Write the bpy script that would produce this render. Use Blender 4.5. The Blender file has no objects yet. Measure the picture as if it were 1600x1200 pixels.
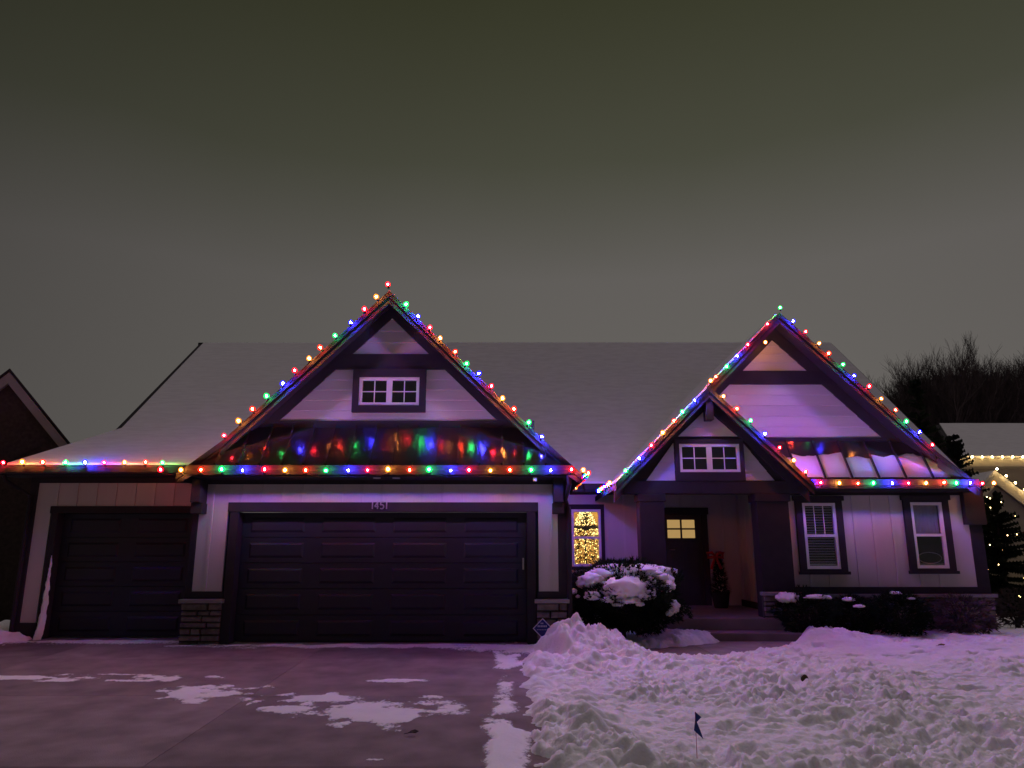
import bpy, bmesh, math, random
import numpy as np
from mathutils import Vector, Matrix
R = math.radians
random.seed(7)
scene = bpy.context.scene
col = scene.collection

# ------------------------------------------------------------------ camera
FPX, PITCH, CAMH = 1150.0, R(12.9), 1.62
cam_d = bpy.data.cameras.new('camera'); cam = bpy.data.objects.new('camera', cam_d); col.objects.link(cam)
cam_d.sensor_width = 36.0; cam_d.lens = 36.0 * FPX / 1600.0
cam_d.clip_start = 0.05; cam_d.clip_end = 2000
cam.location = (0, 0, CAMH); cam.rotation_euler = (math.pi / 2 + PITCH, 0, 0)
scene.camera = cam

# ------------------------------------------------------------------ sky, sun, exposure
world = bpy.data.worlds.new('World'); scene.world = world; world.use_nodes = True
wn, wl = world.node_tree.nodes, world.node_tree.links
wn.clear()
w_out = wn.new('ShaderNodeOutputWorld'); w_bg = wn.new('ShaderNodeBackground')
w_tc = wn.new('ShaderNodeTexCoord'); w_sep = wn.new('ShaderNodeSeparateXYZ'); w_ramp = wn.new('ShaderNodeValToRGB')
w_noise = wn.new('ShaderNodeTexNoise'); w_noise.inputs['Scale'].default_value = 2.4; w_noise.inputs['Detail'].default_value = 3
w_ma = wn.new('ShaderNodeMath'); w_ma.operation = 'MULTIPLY_ADD'; w_ma.inputs[1].default_value = 0.055
wl.new(w_tc.outputs['Generated'], w_sep.inputs[0]); wl.new(w_tc.outputs['Generated'], w_noise.inputs['Vector'])
wl.new(w_noise.outputs['Fac'], w_ma.inputs[0]); wl.new(w_sep.outputs['Z'], w_ma.inputs[2])
wl.new(w_ma.outputs[0], w_ramp.inputs[0])
cr = w_ramp.color_ramp                                    # town glow on low snow cloud: paler near the horizon
cr.elements[0].position = 0.05; cr.elements[0].color = (0.135, 0.124, 0.116, 1)
cr.elements[1].position = 0.72; cr.elements[1].color = (0.044, 0.046, 0.022, 1)
e = cr.elements.new(0.38); e.color = (0.128, 0.119, 0.110, 1)
e = cr.elements.new(0.52); e.color = (0.074, 0.075, 0.053, 1)
w_az = wn.new('ShaderNodeVectorMath'); w_az.operation = 'DOT_PRODUCT'; w_az.inputs[1].default_value = (0.28, 0.96, 0.0)
w_azr = wn.new('ShaderNodeMapRange'); w_azr.inputs['From Min'].default_value = 0.35; w_azr.inputs['From Max'].default_value = 1.0
w_azr.inputs['To Min'].default_value = 0.36; w_azr.inputs['To Max'].default_value = 1.0
wl.new(w_tc.outputs['Generated'], w_az.inputs[0]); wl.new(w_az.outputs['Value'], w_azr.inputs['Value'])
wl.new(w_ramp.outputs['Color'], w_bg.inputs['Color']); wl.new(w_azr.outputs[0], w_bg.inputs['Strength'])
wl.new(w_bg.outputs[0], w_out.inputs['Surface'])

sun_d = bpy.data.lights.new('sun', 'SUN'); sun = bpy.data.objects.new('sun', sun_d); col.objects.link(sun)
sun_d.energy = 0.68; sun_d.angle = R(50); sun_d.color = (1.0, 0.85, 0.91)
sun_dir = Vector((0.12, 0.40, 0.9)).normalized()          # towards the glow overhead
sun.rotation_euler = sun_dir.to_track_quat('Z', 'Y').to_euler()

scene.view_settings.view_transform = 'Standard'; scene.view_settings.look = 'None'
scene.view_settings.exposure = 0.0; scene.view_settings.gamma = 1.0
scene.render.engine = 'CYCLES'
scene.cycles.use_denoising = True
scene.cycles.max_bounces = 8; scene.cycles.transparent_max_bounces = 12
scene.cycles.sample_clamp_indirect = 3.0
scene.cycles.use_light_tree = True

# ------------------------------------------------------------------ helpers
def U(px, py, Y):
    """world X, Z of a photo point on the vertical plane at distance Y"""
    x = (px - 800) / FPX; y = (600 - py) / FPX
    t = Y / (math.cos(PITCH) - y * math.sin(PITCH))
    return x * t, CAMH + t * (math.sin(PITCH) + y * math.cos(PITCH))
def UX(px, py, Y): return U(px, py, Y)[0]
def UZ(py, Y): return U(800, py, Y)[1]

def tag(o, label=None, cat=None, group=None, kind=None):
    if label: o['label'] = label
    if cat: o['category'] = cat
    if group: o['group'] = group
    if kind: o['kind'] = kind
    return o
def empty(name, loc, label=None, cat=None, group=None):
    o = bpy.data.objects.new(name, None); o.location = loc; col.objects.link(o)
    o.empty_display_size = 0.1
    return tag(o, label, cat, group)
ORIGIN = {}
def wloc(o):
    v = Vector(o.location)
    return v if o.parent is None else v + wloc(o.parent)
def link(name, me, parent=None, loc=None):
    """loc is a world location; parents are never rotated or scaled"""
    o = bpy.data.objects.new(name, me); col.objects.link(o)
    w = Vector(loc) if loc is not None else Vector((0, 0, 0))
    if parent is not None:
        o.parent = parent; o.location = w - wloc(parent)
    else:
        o.location = w
    return o

class MB:
    def __init__(s): s.v = []; s.f = []
    def poly(s, pts):
        n = len(s.v); s.v += [tuple(p) for p in pts]; s.f.append(tuple(range(n, n + len(pts)))); return s
    def box(s, x0, x1, y0, y1, z0, z1):
        n = len(s.v)
        s.v += [(x0,y0,z0),(x1,y0,z0),(x1,y1,z0),(x0,y1,z0),(x0,y0,z1),(x1,y0,z1),(x1,y1,z1),(x0,y1,z1)]
        for q in ((0,3,2,1),(4,5,6,7),(0,1,5,4),(1,2,6,5),(2,3,7,6),(3,0,4,7)): s.f.append(tuple(n+i for i in q))
        return s
    def loft(s, a, b):
        """closed solid between two equal-length loops"""
        n = len(s.v); k = len(a); s.v += [tuple(p) for p in a] + [tuple(p) for p in b]
        s.f.append(tuple(n + i for i in range(k))); s.f.append(tuple(n + k + i for i in reversed(range(k))))
        for i in range(k):
            j = (i + 1) % k; s.f.append((n + i, n + k + i, n + k + j, n + j))
        return s
    def prism(s, xz, y0, y1): return s.loft([(x, y0, z) for x, z in xz], [(x, y1, z) for x, z in xz])
    def slab(s, pts, d):
        d = Vector(d); return s.loft(pts, [tuple(Vector(p) + d) for p in pts])
    def bar(s, a, b, w, h, up=(0,0,1)):
        a, b = Vector(a), Vector(b); d = (b - a).normalized(); sd = d.cross(Vector(up)).normalized(); u = sd.cross(d)
        o = [sd*w/2+u*h/2, -sd*w/2+u*h/2, -sd*w/2-u*h/2, sd*w/2-u*h/2]
        return s.loft([a+q for q in o], [b+q for q in o])
    def tube(s, pts, rad, n=6):
        pts = [Vector(p) for p in pts]; r = rad if isinstance(rad, (list, tuple)) else [rad]*len(pts)
        base = len(s.v)
        for i, p in enumerate(pts):
            d = (pts[min(i+1,len(pts)-1)] - pts[max(i-1,0)]).normalized()
            a = d.orthogonal().normalized() if abs(d.z) > .9 else d.cross(Vector((0,0,1))).normalized()
            b = d.cross(a)
            for k in range(n):
                t = 2*math.pi*k/n; s.v.append(tuple(p + (a*math.cos(t)+b*math.sin(t))*r[i]))
        for i in range(len(pts)-1):
            for k in range(n):
                k2 = (k+1) % n; s.f.append((base+i*n+k, base+i*n+k2, base+(i+1)*n+k2, base+(i+1)*n+k))
        s.f.append(tuple(base+k for k in reversed(range(n)))); s.f.append(tuple(base+(len(pts)-1)*n+k for k in range(n)))
        return s
    def lathe(s, prof, c=(0,0,0), n=10):
        base = len(s.v); c = Vector(c)
        for r, z in prof:
            for k in range(n):
                t = 2*math.pi*k/n; s.v.append((c.x+r*math.cos(t), c.y+r*math.sin(t), c.z+z))
        for i in range(len(prof)-1):
            for k in range(n):
                k2 = (k+1) % n; s.f.append((base+i*n+k, base+i*n+k2, base+(i+1)*n+k2, base+(i+1)*n+k))
        s.f.append(tuple(base+k for k in reversed(range(n)))); s.f.append(tuple(base+(len(prof)-1)*n+k for k in range(n)))
        return s
    def mesh(s, name, mat, smooth=False, fix=True):
        me = bpy.data.meshes.new(name); me.from_pydata(s.v, [], s.f)
        if fix:
            bm = bmesh.new(); bm.from_mesh(me); bmesh.ops.recalc_face_normals(bm, faces=bm.faces); bm.to_mesh(me); bm.free()
        me.materials.append(mat)
        if smooth: me.polygons.foreach_set('use_smooth', [True]*len(me.polygons))
        return me
    def build(s, name, mat, parent=None, smooth=False, bevel=0, fix=True):
        """verts are world coordinates; they are moved to the object's own origin at the base of the piece"""
        a = np.array(s.v); c = a.mean(0); c[2] = a[:, 2].min()
        s.v = [tuple(p) for p in (a - c)]
        me = s.mesh(name, mat, smooth, fix); o = link(name, me, parent, c)
        if bevel:
            m = o.modifiers.new('bevel', 'BEVEL'); m.width = bevel; m.segments = 2; m.limit_method = 'ANGLE'
        return o
def box(name, mat, parent, x0, x1, y0, y1, z0, z1, bevel=0):
    return MB().box(x0, x1, y0, y1, z0, z1).build(name, mat, parent, bevel=bevel)

# value noise
_rs = np.random.RandomState(11); _T = _rs.rand(256, 256) * 2 - 1
def vnoise(x, y):
    xi = np.floor(x).astype(int); yi = np.floor(y).astype(int); fx = x - xi; fy = y - yi
    fx = fx*fx*fx*(fx*(fx*6-15)+10); fy = fy*fy*fy*(fy*(fy*6-15)+10)
    g = lambda a, b: _T[a % 256, b % 256]
    return (g(xi,yi)*(1-fx)+g(xi+1,yi)*fx)*(1-fy) + (g(xi,yi+1)*(1-fx)+g(xi+1,yi+1)*fx)*fy
def fbm(x, y, o=4):
    s = 0; a = 1.0; t = 0
    for i in range(o):
        s = s + a*vnoise(x*2**i + 17.3*i, y*2**i + 5.1*i); t += a; a *= .5
    return s / t
def sstep(a, b, x):
    t = np.clip((x - a) / (b - a), 0, 1); return t*t*(3-2*t)

# ------------------------------------------------------------------ materials
def mat(name, base, rough=.7, var=.12, scale=8.0, bump=0.0, bscale=40.0, spec=.3, metal=0.0, stretch=(1,1,1), detail=5):
    m = bpy.data.materials.new(name); m.use_nodes = True; n, l = m.node_tree.nodes, m.node_tree.links
    b = n['Principled BSDF']; b.inputs['Roughness'].default_value = rough; b.inputs['Metallic'].default_value = metal
    b.inputs['Specular IOR Level'].default_value = spec
    tc = n.new('ShaderNodeTexCoord'); mp = n.new('ShaderNodeMapping'); mp.inputs['Scale'].default_value = stretch
    geo = n.new('ShaderNodeNewGeometry'); l.new(geo.outputs['Position'], mp.inputs[0])
    no = n.new('ShaderNodeTexNoise'); no.inputs['Scale'].default_value = scale; no.inputs['Detail'].default_value = detail
    l.new(mp.outputs[0], no.inputs['Vector'])
    ra = n.new('ShaderNodeValToRGB'); ra.color_ramp.elements[0].position = .3; ra.color_ramp.elements[1].position = .7
    ra.color_ramp.elements[0].color = tuple(c*(1-var) for c in base) + (1,); ra.color_ramp.elements[1].color = tuple(min(1, c*(1+var)) for c in base) + (1,)
    l.new(no.outputs['Fac'], ra.inputs[0])
    oi = n.new('ShaderNodeObjectInfo'); hs = n.new('ShaderNodeHueSaturation'); mr = n.new('ShaderNodeMapRange')
    mr.inputs['To Min'].default_value = 1 - var; mr.inputs['To Max'].default_value = 1 + var
    l.new(oi.outputs['Random'], mr.inputs['Value']); l.new(mr.outputs[0], hs.inputs['Value']); l.new(ra.outputs[0], hs.inputs['Color'])
    l.new(hs.outputs[0], b.inputs['Base Color'])
    if bump:
        n2 = n.new('ShaderNodeTexNoise'); n2.inputs['Scale'].default_value = bscale; n2.inputs['Detail'].default_value = 6
        l.new(mp.outputs[0], n2.inputs['Vector'])
        bu = n.new('ShaderNodeBump'); bu.inputs['Strength'].default_value = bump; bu.inputs['Distance'].default_value = .02
        l.new(n2.outputs['Fac'], bu.inputs['Height']); l.new(bu.outputs[0], b.inputs['Normal'])
    return m
def emit(name, colr, strength):
    m = bpy.data.materials.new(name); m.use_nodes = True; n, l = m.node_tree.nodes, m.node_tree.links; n.clear()
    o = n.new('ShaderNodeOutputMaterial'); e = n.new('ShaderNodeEmission'); e.inputs[0].default_value = tuple(colr)+(1,); e.inputs[1].default_value = strength
    l.new(e.outputs[0], o.inputs[0]); return m
def glowglass(name, colr, es, trans):
    """coloured translucent bulb glass: lets the lamp inside through and glows a little"""
    m = bpy.data.materials.new(name); m.use_nodes = True; n, l = m.node_tree.nodes, m.node_tree.links; n.clear()
    o = n.new('ShaderNodeOutputMaterial'); e = n.new('ShaderNodeEmission'); t = n.new('ShaderNodeBsdfTransparent'); x = n.new('ShaderNodeAddShader')
    e.inputs[0].default_value = tuple(colr)+(1,); e.inputs[1].default_value = es
    t.inputs[0].default_value = tuple(trans)+(1,)
    l.new(t.outputs[0], x.inputs[0]); l.new(e.outputs[0], x.inputs[1]); l.new(x.outputs[0], o.inputs[0]); return m
def glass(name, tint=(.8,.8,.85), rough=.02):
    m = bpy.data.materials.new(name); m.use_nodes = True; n, l = m.node_tree.nodes, m.node_tree.links; n.clear()
    o = n.new('ShaderNodeOutputMaterial'); g = n.new('ShaderNodeBsdfGlossy'); t = n.new('ShaderNodeBsdfTransparent'); x = n.new('ShaderNodeMixShader')
    g.inputs['Roughness'].default_value = rough; t.inputs[0].default_value = tuple(tint)+(1,)
    x.inputs[0].default_value = .1; l.new(t.outputs[0], x.inputs[1]); l.new(g.outputs[0], x.inputs[2]); l.new(x.outputs[0], o.inputs[0]); return m

M = {}
M['siding'] = mat('greige_siding', (.50,.475,.468), .65, .05, 3, .12, 60, .25, stretch=(1,1,.15))
M['lap'] = mat('lap_siding', (.47,.45,.448), .65, .06, 4, .12, 60, .25, stretch=(.15,1,1))
M['trim'] = mat('charcoal_trim', (.034,.030,.036), .75, .10, 5, .08, 60, .12)
M['fascia'] = mat('brown_fascia', (.040,.033,.033), .85, .10, 5, .05, 60, .1)
M['door'] = mat('garage_door_paint', (.022,.018,.034), .5, .10, 3, .05, 80, .35)
M['frontdoor'] = mat('front_door_paint', (.025,.02,.022), .45, .1, 3, .05, 60, .4)
M['white'] = mat('white_vinyl', (.72,.71,.72), .45, .04, 3)
M['stone'] = mat('ledge_stone', (.19,.155,.14), .85, .32, 9, .5, 35)
M['cap'] = mat('stone_cap', (.30,.27,.26), .85, .12, 9, .4, 40)
M['mortar'] = mat('mortar', (.05,.045,.042), .95, .2, 20, .3, 80)
M['shingle'] = mat('asphalt_shingle', (.030,.027,.029), .95, .3, 30, .1, 60, .08)
M['metal'] = mat('standing_seam_metal', (.095,.08,.082), .15, .10, 2, .02, 3, .5, .6)
M['gutter'] = mat('gutter_metal', (.028,.024,.025), .8, .08, 4, 0, 40, .1)
M['snow'] = mat('packed_snow', (.80,.78,.80), .75, .07, 2.0, .35, 38, .25)
M['snowsoft'] = mat('soft_snow', (.84,.84,.86), .7, .03, 4, .2, 30, .25)
M['concrete'] = mat('driveway_concrete', (.228,.178,.182), .95, .22, 2.6, .5, 110, .06, detail=14)
M['walk'] = mat('walk_concrete', (.26,.21,.20), .8, .16, 4, .2, 110, .3)
M['porch'] = mat('porch_concrete', (.20,.15,.145), .75, .14, 4, .15, 90, .3)
M['brick'] = mat('dark_brick', (.050,.034,.030), .9, .25, 14, .4, 50)
M['bark'] = mat('bark', (.05,.042,.04), .95, .3, 12, .5, 40)
M['needle'] = mat('evergreen_needles', (.017,.026,.016), .9, .35, 6, 0, 40, .05)
M['twig'] = mat('bare_twigs', (.085,.066,.070), .95, .25, 6, 0, 40, .05)
M['blind'] = mat('blind_slats', (.48,.47,.48), .6, .05, 4)
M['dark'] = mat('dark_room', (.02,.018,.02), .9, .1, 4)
M['rubber'] = mat('cord_rubber', (.012,.014,.012), .6, .1, 10)
M['glass'] = glass('window_glass')
M['brass'] = mat('brushed_metal', (.45,.42,.40), .35, .08, 20, 0, 40, .5, .9)

def roof_snow(name, lo, hi):
    m = mat(name, (.5,.5,.5), .85, .0, 3, .10, 16, .2)
    n, l = m.node_tree.nodes, m.node_tree.links; b = n['Principled BSDF']
    geo = n.new('ShaderNodeNewGeometry')
    mp = n.new('ShaderNodeMapping'); mp.inputs['Scale'].default_value = (1.0, 3.2, 3.2); l.new(geo.outputs['Position'], mp.inputs[0])
    n1 = n.new('ShaderNodeTexNoise'); n1.inputs['Scale'].default_value = 2.6; n1.inputs['Detail'].default_value = 7; n1.inputs['Roughness'].default_value = .65
    l.new(mp.outputs[0], n1.inputs['Vector'])
    r = n.new('ShaderNodeValToRGB'); r.color_ramp.elements[0].position = .30; r.color_ramp.elements[1].position = .62
    r.color_ramp.elements[0].color = (lo, lo*.97, lo, 1); r.color_ramp.elements[1].color = (hi, hi*.98, hi, 1)
    l.new(n1.outputs['Fac'], r.inputs[0]); l.new(r.outputs[0], b.inputs['Base Color'])
    return m
def dusting():
    m = mat('dusted_snow', (.80,.78,.80), .75, .05, 4, .2, 40, .2); n, l = m.node_tree.nodes, m.node_tree.links
    at = n.new('ShaderNodeAttribute'); at.attribute_name = 'cover'; no = n.new('ShaderNodeTexNoise'); no.inputs['Scale'].default_value = 34; no.inputs['Detail'].default_value = 8
    geo = n.new('ShaderNodeNewGeometry'); l.new(geo.outputs['Position'], no.inputs['Vector'])
    a = n.new('ShaderNodeMath'); a.operation = 'MULTIPLY_ADD'; a.inputs[1].default_value = .9; l.new(no.outputs['Fac'], a.inputs[0]); l.new(at.outputs['Fac'], a.inputs[2])
    r = n.new('ShaderNodeMapRange'); r.inputs['From Min'].default_value = .42; r.inputs['From Max'].default_value = .80; r.inputs['To Max'].default_value = .92; l.new(a.outputs[0], r.inputs['Value'])
    l.new(r.outputs[0], n['Principled BSDF'].inputs['Alpha']); return m
M['dusting'] = dusting()
M['roofsnow'] = roof_snow('thin_roof_snow', .44, .53)

# ------------------------------------------------------------------ ground
Z0 = 0.26                                                # garage floor level
def drive_z(y): return Z0 - 0.02 - 0.040 * np.maximum(0, 12.0 - np.asarray(y))   # falls gently towards the street
def gy(px, py, z=None):
    """ground point of a photo pixel on the sloping drive"""
    a = PITCH + math.atan((600 - py) / FPX); y = 9.0
    for _ in range(12): y = (CAMH - (float(drive_z(y)) if z is None else z)) / math.tan(-a)
    return U(px, py, y)[0], y
g = MB().poly([(-400,-120,-.45),(400,-120,-.45),(400,8.5,-.12),(-400,8.5,-.12)])
g.poly([(-400,8.5,-.12),(400,8.5,-.12),(400,14,.06),(-400,14,.06)])
g.poly([(-400,14,.06),(400,14,.06),(400,700,.06),(-400,700,.06)])
tag(g.build('ground', M['snow'], fix=False), kind='structure')

drive = tag(empty('driveway', (-3.5, 8, 0)), kind='structure')
xs = [-9.6, -6.55, -2.85, .62]; ys = [1.0, 3.6, 6.2, 8.55, 10.75, 12.85]
for i in range(len(xs)-1):
    for j in range(len(ys)-1):
        x0, x1, y0, y1 = xs[i]+.003, xs[i+1]-.003, ys[j]+.003, ys[j+1]-.003
        pts = [(x0,y0,float(drive_z(y0))),(x1,y0,float(drive_z(y0)))]
        if y0 < 12 < y1: pts += [(x1,12,float(drive_z(12))),(x1,y1,float(drive_z(y1))),(x0,y1,float(drive_z(y1))),(x0,12,float(drive_z(12)))]
        else: pts += [(x1,y1,float(drive_z(y1))),(x0,y1,float(drive_z(y1)))]
        MB().slab(pts, (0,0,-.1)).build('concrete_slab', M['concrete'], drive)
b = MB()
for y in ys[1:-1]: b.poly([(-9.6,y-.01,float(drive_z(y))-.018),(.62,y-.01,float(drive_z(y))-.018),(.62,y+.01,float(drive_z(y))-.018),(-9.6,y+.01,float(drive_z(y))-.018)])
b.build('joint_filler', M['mortar'], drive)

def grid_mesh(name, x, y, z, material, parent=None, keep=None, smooth=True, attr=None):
    ny, nx = z.shape
    v = np.stack([x, y, z], -1).reshape(-1, 3); c = v.mean(0); c[2] = v[:,2].min(); v = v - c
    i = np.arange(ny*nx).reshape(ny, nx)
    f = np.stack([i[:-1,:-1], i[:-1,1:], i[1:,1:], i[1:,:-1]], -1).reshape(-1, 4)
    if attr is not None: attr = attr.reshape(-1)
    if keep is not None:
        k = keep.reshape(-1); f = f[k[f].any(1)]
        used = np.unique(f); mp = np.full(len(v), -1); mp[used] = np.arange(len(used)); v = v[used]; f = mp[f]
        if attr is not None: attr = attr[used]
    me = bpy.data.meshes.new(name); me.vertices.add(len(v)); me.vertices.foreach_set('co', v.astype('f').ravel())
    me.loops.add(f.size); me.loops.foreach_set('vertex_index', f.ravel().astype('i'))
    me.polygons.add(len(f)); me.polygons.foreach_set('loop_start', np.arange(0, f.size, 4).astype('i'))
    me.polygons.foreach_set('use_smooth', [smooth]*len(f)); me.update(); me.validate(); me.materials.append(material)
    if attr is not None: me.attributes.new('cover', 'FLOAT', 'POINT').data.foreach_set('value', attr.astype('f'))
    return link(name, me, parent, c)

# trodden snow over the lawn; it dips along the cleared walk and heaps up beside it
def walk_d(x, y):
    """distance to the cleared walk's edge: < 0 inside"""
    path = ((4.35,13.2),(3.65,12.35),(2.7,11.65),(1.6,11.35),(.2,11.25)); d = 1e9
    for (ax_, ay_), (bx_, by_) in zip(path[:-1], path[1:]):
        vx, vy = bx_-ax_, by_-ay_; t = np.clip(((x-ax_)*vx+(y-ay_)*vy)/(vx*vx+vy*vy), 0, 1)
        d = np.minimum(d, np.hypot(x-ax_-vx*t, y-ay_-vy*t))
    return d - .52
FOOT = []
def trail(x0, y0, x1, y1, n, seed):
    r_ = random.Random(seed); a_ = math.atan2(y1-y0, x1-x0)
    for k in range(n):
        t = k/(n-1); s_ = .13*(1 if k % 2 else -1); b_ = a_ + r_.uniform(-.2,.2)
        FOOT.append((x0+(x1-x0)*t-math.sin(a_)*s_+r_.uniform(-.06,.06), y0+(y1-y0)*t+math.cos(a_)*s_+r_.uniform(-.06,.06), math.cos(b_), math.sin(b_)))
trail(1.2, 5.6, 4.6, 12.0, 13, 1); trail(6.0, 5.5, 2.4, 10.4, 12, 2); trail(2.2, 8.2, 9.5, 9.4, 13, 3); trail(7.6, 6.4, 6.2, 12.4, 11, 4); trail(3.0, 10.6, 9.0, 11.8, 11, 5)
def lawn_h(x, y):
    wx = x + .12*fbm(x*2.1+3, y*2.1, 2); wy = y + .12*fbm(x*2.1, y*2.1+9, 2)
    base = -.07 + .28*sstep(3.5, 12.8, y)
    puff = np.abs(fbm(wx*3.1, wy*3.6, 2))*1.6; puff2 = np.abs(vnoise(wx*8.3+4, wy*9.5))
    clump = np.abs(vnoise(wx*17+9, wy*19))
    near = 1.0 - .45*sstep(8.0, 11.5, y)
    rough = near*(.046*puff + .062*puff2 + .046*clump + .05*fbm(wx*.9, wy*.9, 3)) + .012*np.abs(vnoise(wx*29, wy*33)) - .030*near*sstep(.25,.6,vnoise(wx*5.2+13, wy*7.4+3)) - .022*near*sstep(.2,.5,vnoise(wx*9.7+3, wy*14.4+8))
    dents = -.05*near*sstep(.30, .62, vnoise(wx*2.6+31, wy*3.4+7))
    calm = .40 + .68*sstep(-.30, .30, fbm(x*.55+40, y*.7+11, 2)); h = base + (rough + dents)*calm + .008*fbm(x*30, y*30, 2)
    for (fx_, fy_, ca, sa) in FOOT:
        sel = (np.abs(x-fx_) < .4) & (np.abs(y-fy_) < .4)
        if sel.any():
            u_ = (x[sel]-fx_)*ca+(y[sel]-fy_)*sa; v_ = -(x[sel]-fx_)*sa+(y[sel]-fy_)*ca; q_ = (u_/.15)**4+(v_/.075)**4
            h[sel] += -.075*np.exp(-q_) + .022*np.exp(-((np.sqrt(np.sqrt(q_))-1.35)/.28)**2)
    # ridge of shovelled snow along the drive and a heap at the corner by the shrub
    edge = np.exp(-((x-.62-.08*np.sin(y*1.3))/.38)**2)*(.075+.07*fbm(x*1.5+7, y*1.1, 3)*1.5)
    h = h + edge*sstep(3.5,5.5,y)*(1-sstep(11.2,11.9,y))*(1+.9*puff)
    rr = ((x-1.10+.16*fbm(x*2.2,y*2.2+5,2))/.78)**2 + ((y-11.35+.14*fbm(x*2.5+9,y*2.5,2))/.56)**2
    chunk = np.abs(fbm(wx*4.4+21, wy*4.4, 3)); h = h + np.exp(-rr**1.6)*(.165 + .16*chunk + .05*puff2 + .03*clump + .07*np.exp(-(((x-1.22)/.45)**2+((y-11.45)/.4)**2)))
    h = h + np.exp(-(((x-1.5)/.85)**2 + ((y-10.4)/.55)**2))*.12*(1+.5*puff)
    h = h + np.exp(-(((x-2.8)/.8)**2 + ((y-12.9)/.32)**2))*.14
    h = h + np.exp(-(((x-5.1)/.55)**2 + ((y-12.7)/.5)**2))*.14*(1+.5*puff)
    # cleared walk
    wd = walk_d(x, y); k = 1 - sstep(-.10, .22, wd + .10*fbm(x*4, y*4, 3))
    inheap = np.clip(1.5*np.exp(-(rr/1.35)**1.8), 0, 1)
    h = h*(1-k*(1-inheap)) + (drive_z(y) - .12)*k*(1-inheap)
    # falls away at the drive edge, at the house and under the right-hand side
    ex = -.02 + .13*fbm(x*0+1.3, y*2.4, 4) + .10*sstep(11,12,y)*0 - .25*sstep(10.2,11.6,y)
    fall = sstep(ex-.02, ex+.34, x + .10*fbm(x*6, y*6, 3))
    h = float(0)*x + (drive_z(y) - .06)*(1-fall) + h*fall
    return h
def axis(a, b, near, far, n_near):
    t = np.linspace(0, 1, n_near); return a + (b-a)*t
yy = np.concatenate([np.arange(3.2, 5.0, .05), np.arange(5.0, 9.0, .021), np.arange(9.0, 14.6, .026)])
xx = np.concatenate([np.arange(-.35, 7.5, .022), np.arange(7.5, 14.5, .04)])
X, Y = np.meshgrid(xx, yy); Zs = lawn_h(X, Y)
tag(grid_mesh('snow_lawn', X, Y, Zs, M['snow']), kind='structure')
def lawn_at(x, y): return float(lawn_h(np.array([[float(x)]]), np.array([[float(y)]]))[0, 0])
# smooth snow right of and behind the house
xx = np.arange(9.2, 40, .25); yy = np.arange(14.2, 60, .3); X, Y = np.meshgrid(xx, yy)
tag(grid_mesh('snow_yard', X, Y, .18 + .05*fbm(X*.8, Y*.8, 4), M['snow']), kind='structure')
xx = np.arange(14.2, 40, .1); yy = np.arange(3, 14.4, .1); X, Y = np.meshgrid(xx, yy)
tag(grid_mesh('snow_verge', X, Y, -.05+.25*sstep(3.5,12.5,Y) + .08*np.abs(fbm(X*2, Y*2, 4)), M['snow']), kind='structure')
walk = tag(empty('front_walk', (2.8, 12.3, .1)), kind='structure')
for k in range(4):
    x0 = .64 + k*1.15; MB().slab([(x0+.005,10.5,float(drive_z(10.5))-.01),(x0+1.145,10.5,float(drive_z(10.5))-.01),(x0+1.145,13.45,.17),(x0+.005,13.45,.17)], (0,0,-.1)).build('walk_slab', M['walk'], walk)

# thin snow left on the drive
def patch(label, cx, cy, rx, ry, seed, thick=.010, freq=3.6, amp=1.3, streak=1.15, slab_off=.0, cat='snow patch'):
    x = np.arange(cx-rx*1.5, cx+rx*1.5, .014); y = np.arange(cy-ry*1.6, cy+ry*1.6, .016)
    Xg, Yg = np.meshgrid(x, y); r = np.sqrt(((Xg-cx)/rx)**2 + ((Yg-cy)/ry)**2)
    m = 1 - r + amp*fbm(Xg*freq+seed, Yg*freq*streak+seed*1.7, 5)*1.3
    z = drive_z(Yg) + np.clip(m*thick*1.6, -.008, thick) + .0015*fbm(Xg*40, Yg*40, 2) + slab_off
    o = grid_mesh('snow_patch', Xg, Yg, np.maximum(z, drive_z(Yg)+.003), M['dusting'], keep=(m > -.5) & (r < 1.45), attr=m)
    return tag(o, label, cat, 'snow left on the drive')
a = gy(130, 1060); patch('long thin streak of snow on the drive before the single garage door', a[0], a[1], 1.2, .17, 3, streak=2)
a = gy(335, 1083); patch('small ragged snow patch left of the joint in the drive', a[0], a[1], .50, .34, 8)
a = gy(480, 1100); patch('ragged snow patch in the middle of the drive', a[0], a[1], .42, .38, 13)
a = gy(615, 1112); patch('largest ragged snow patch on the drive, nearest the lawn', a[0], a[1], .52, .50, 21)
a = gy(622, 1064); patch('tiny smear of snow on the drive behind the large patch', a[0], a[1], .28, .07, 34)
a = gy(585, 1187); patch('scattered snow crumbs on the drive closest to the viewer', a[0], a[1], .16, .06, 41)
a = gy(810, 1125); patch('straight band of snow along the lawn edge of the drive', -.08, 7.0, .17, 4.5, 55, freq=2.6, amp=1.1, streak=.8, thick=.02)
a = gy(90, 1018); patch('drifted snow lying before the single garage door', -6.4, 12.2, 1.9, .24, 62, amp=.4, streak=2, thick=.03)
patch('drifted snow lying along the foot of the double garage door', -2.0, 11.78, 3.1, .20, 71, amp=.5, streak=2.5, thick=.02)
patch('shovelled snow spilling from the heap onto the drive', .1, 11.45, .85, .34, 83, amp=.6, streak=1.6, thick=.05)

# ------------------------------------------------------------------ the house
house = empty('house', (1.0, 14.0, Z0), 'grey one-storey house with three snowy gables and dark trim', 'house')
YG, YL, YR, YP, YM = 12.0, 12.7, 14.2, 13.6, 16.7        # wall planes: double garage, single garage, right wing, porch, entry

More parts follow.
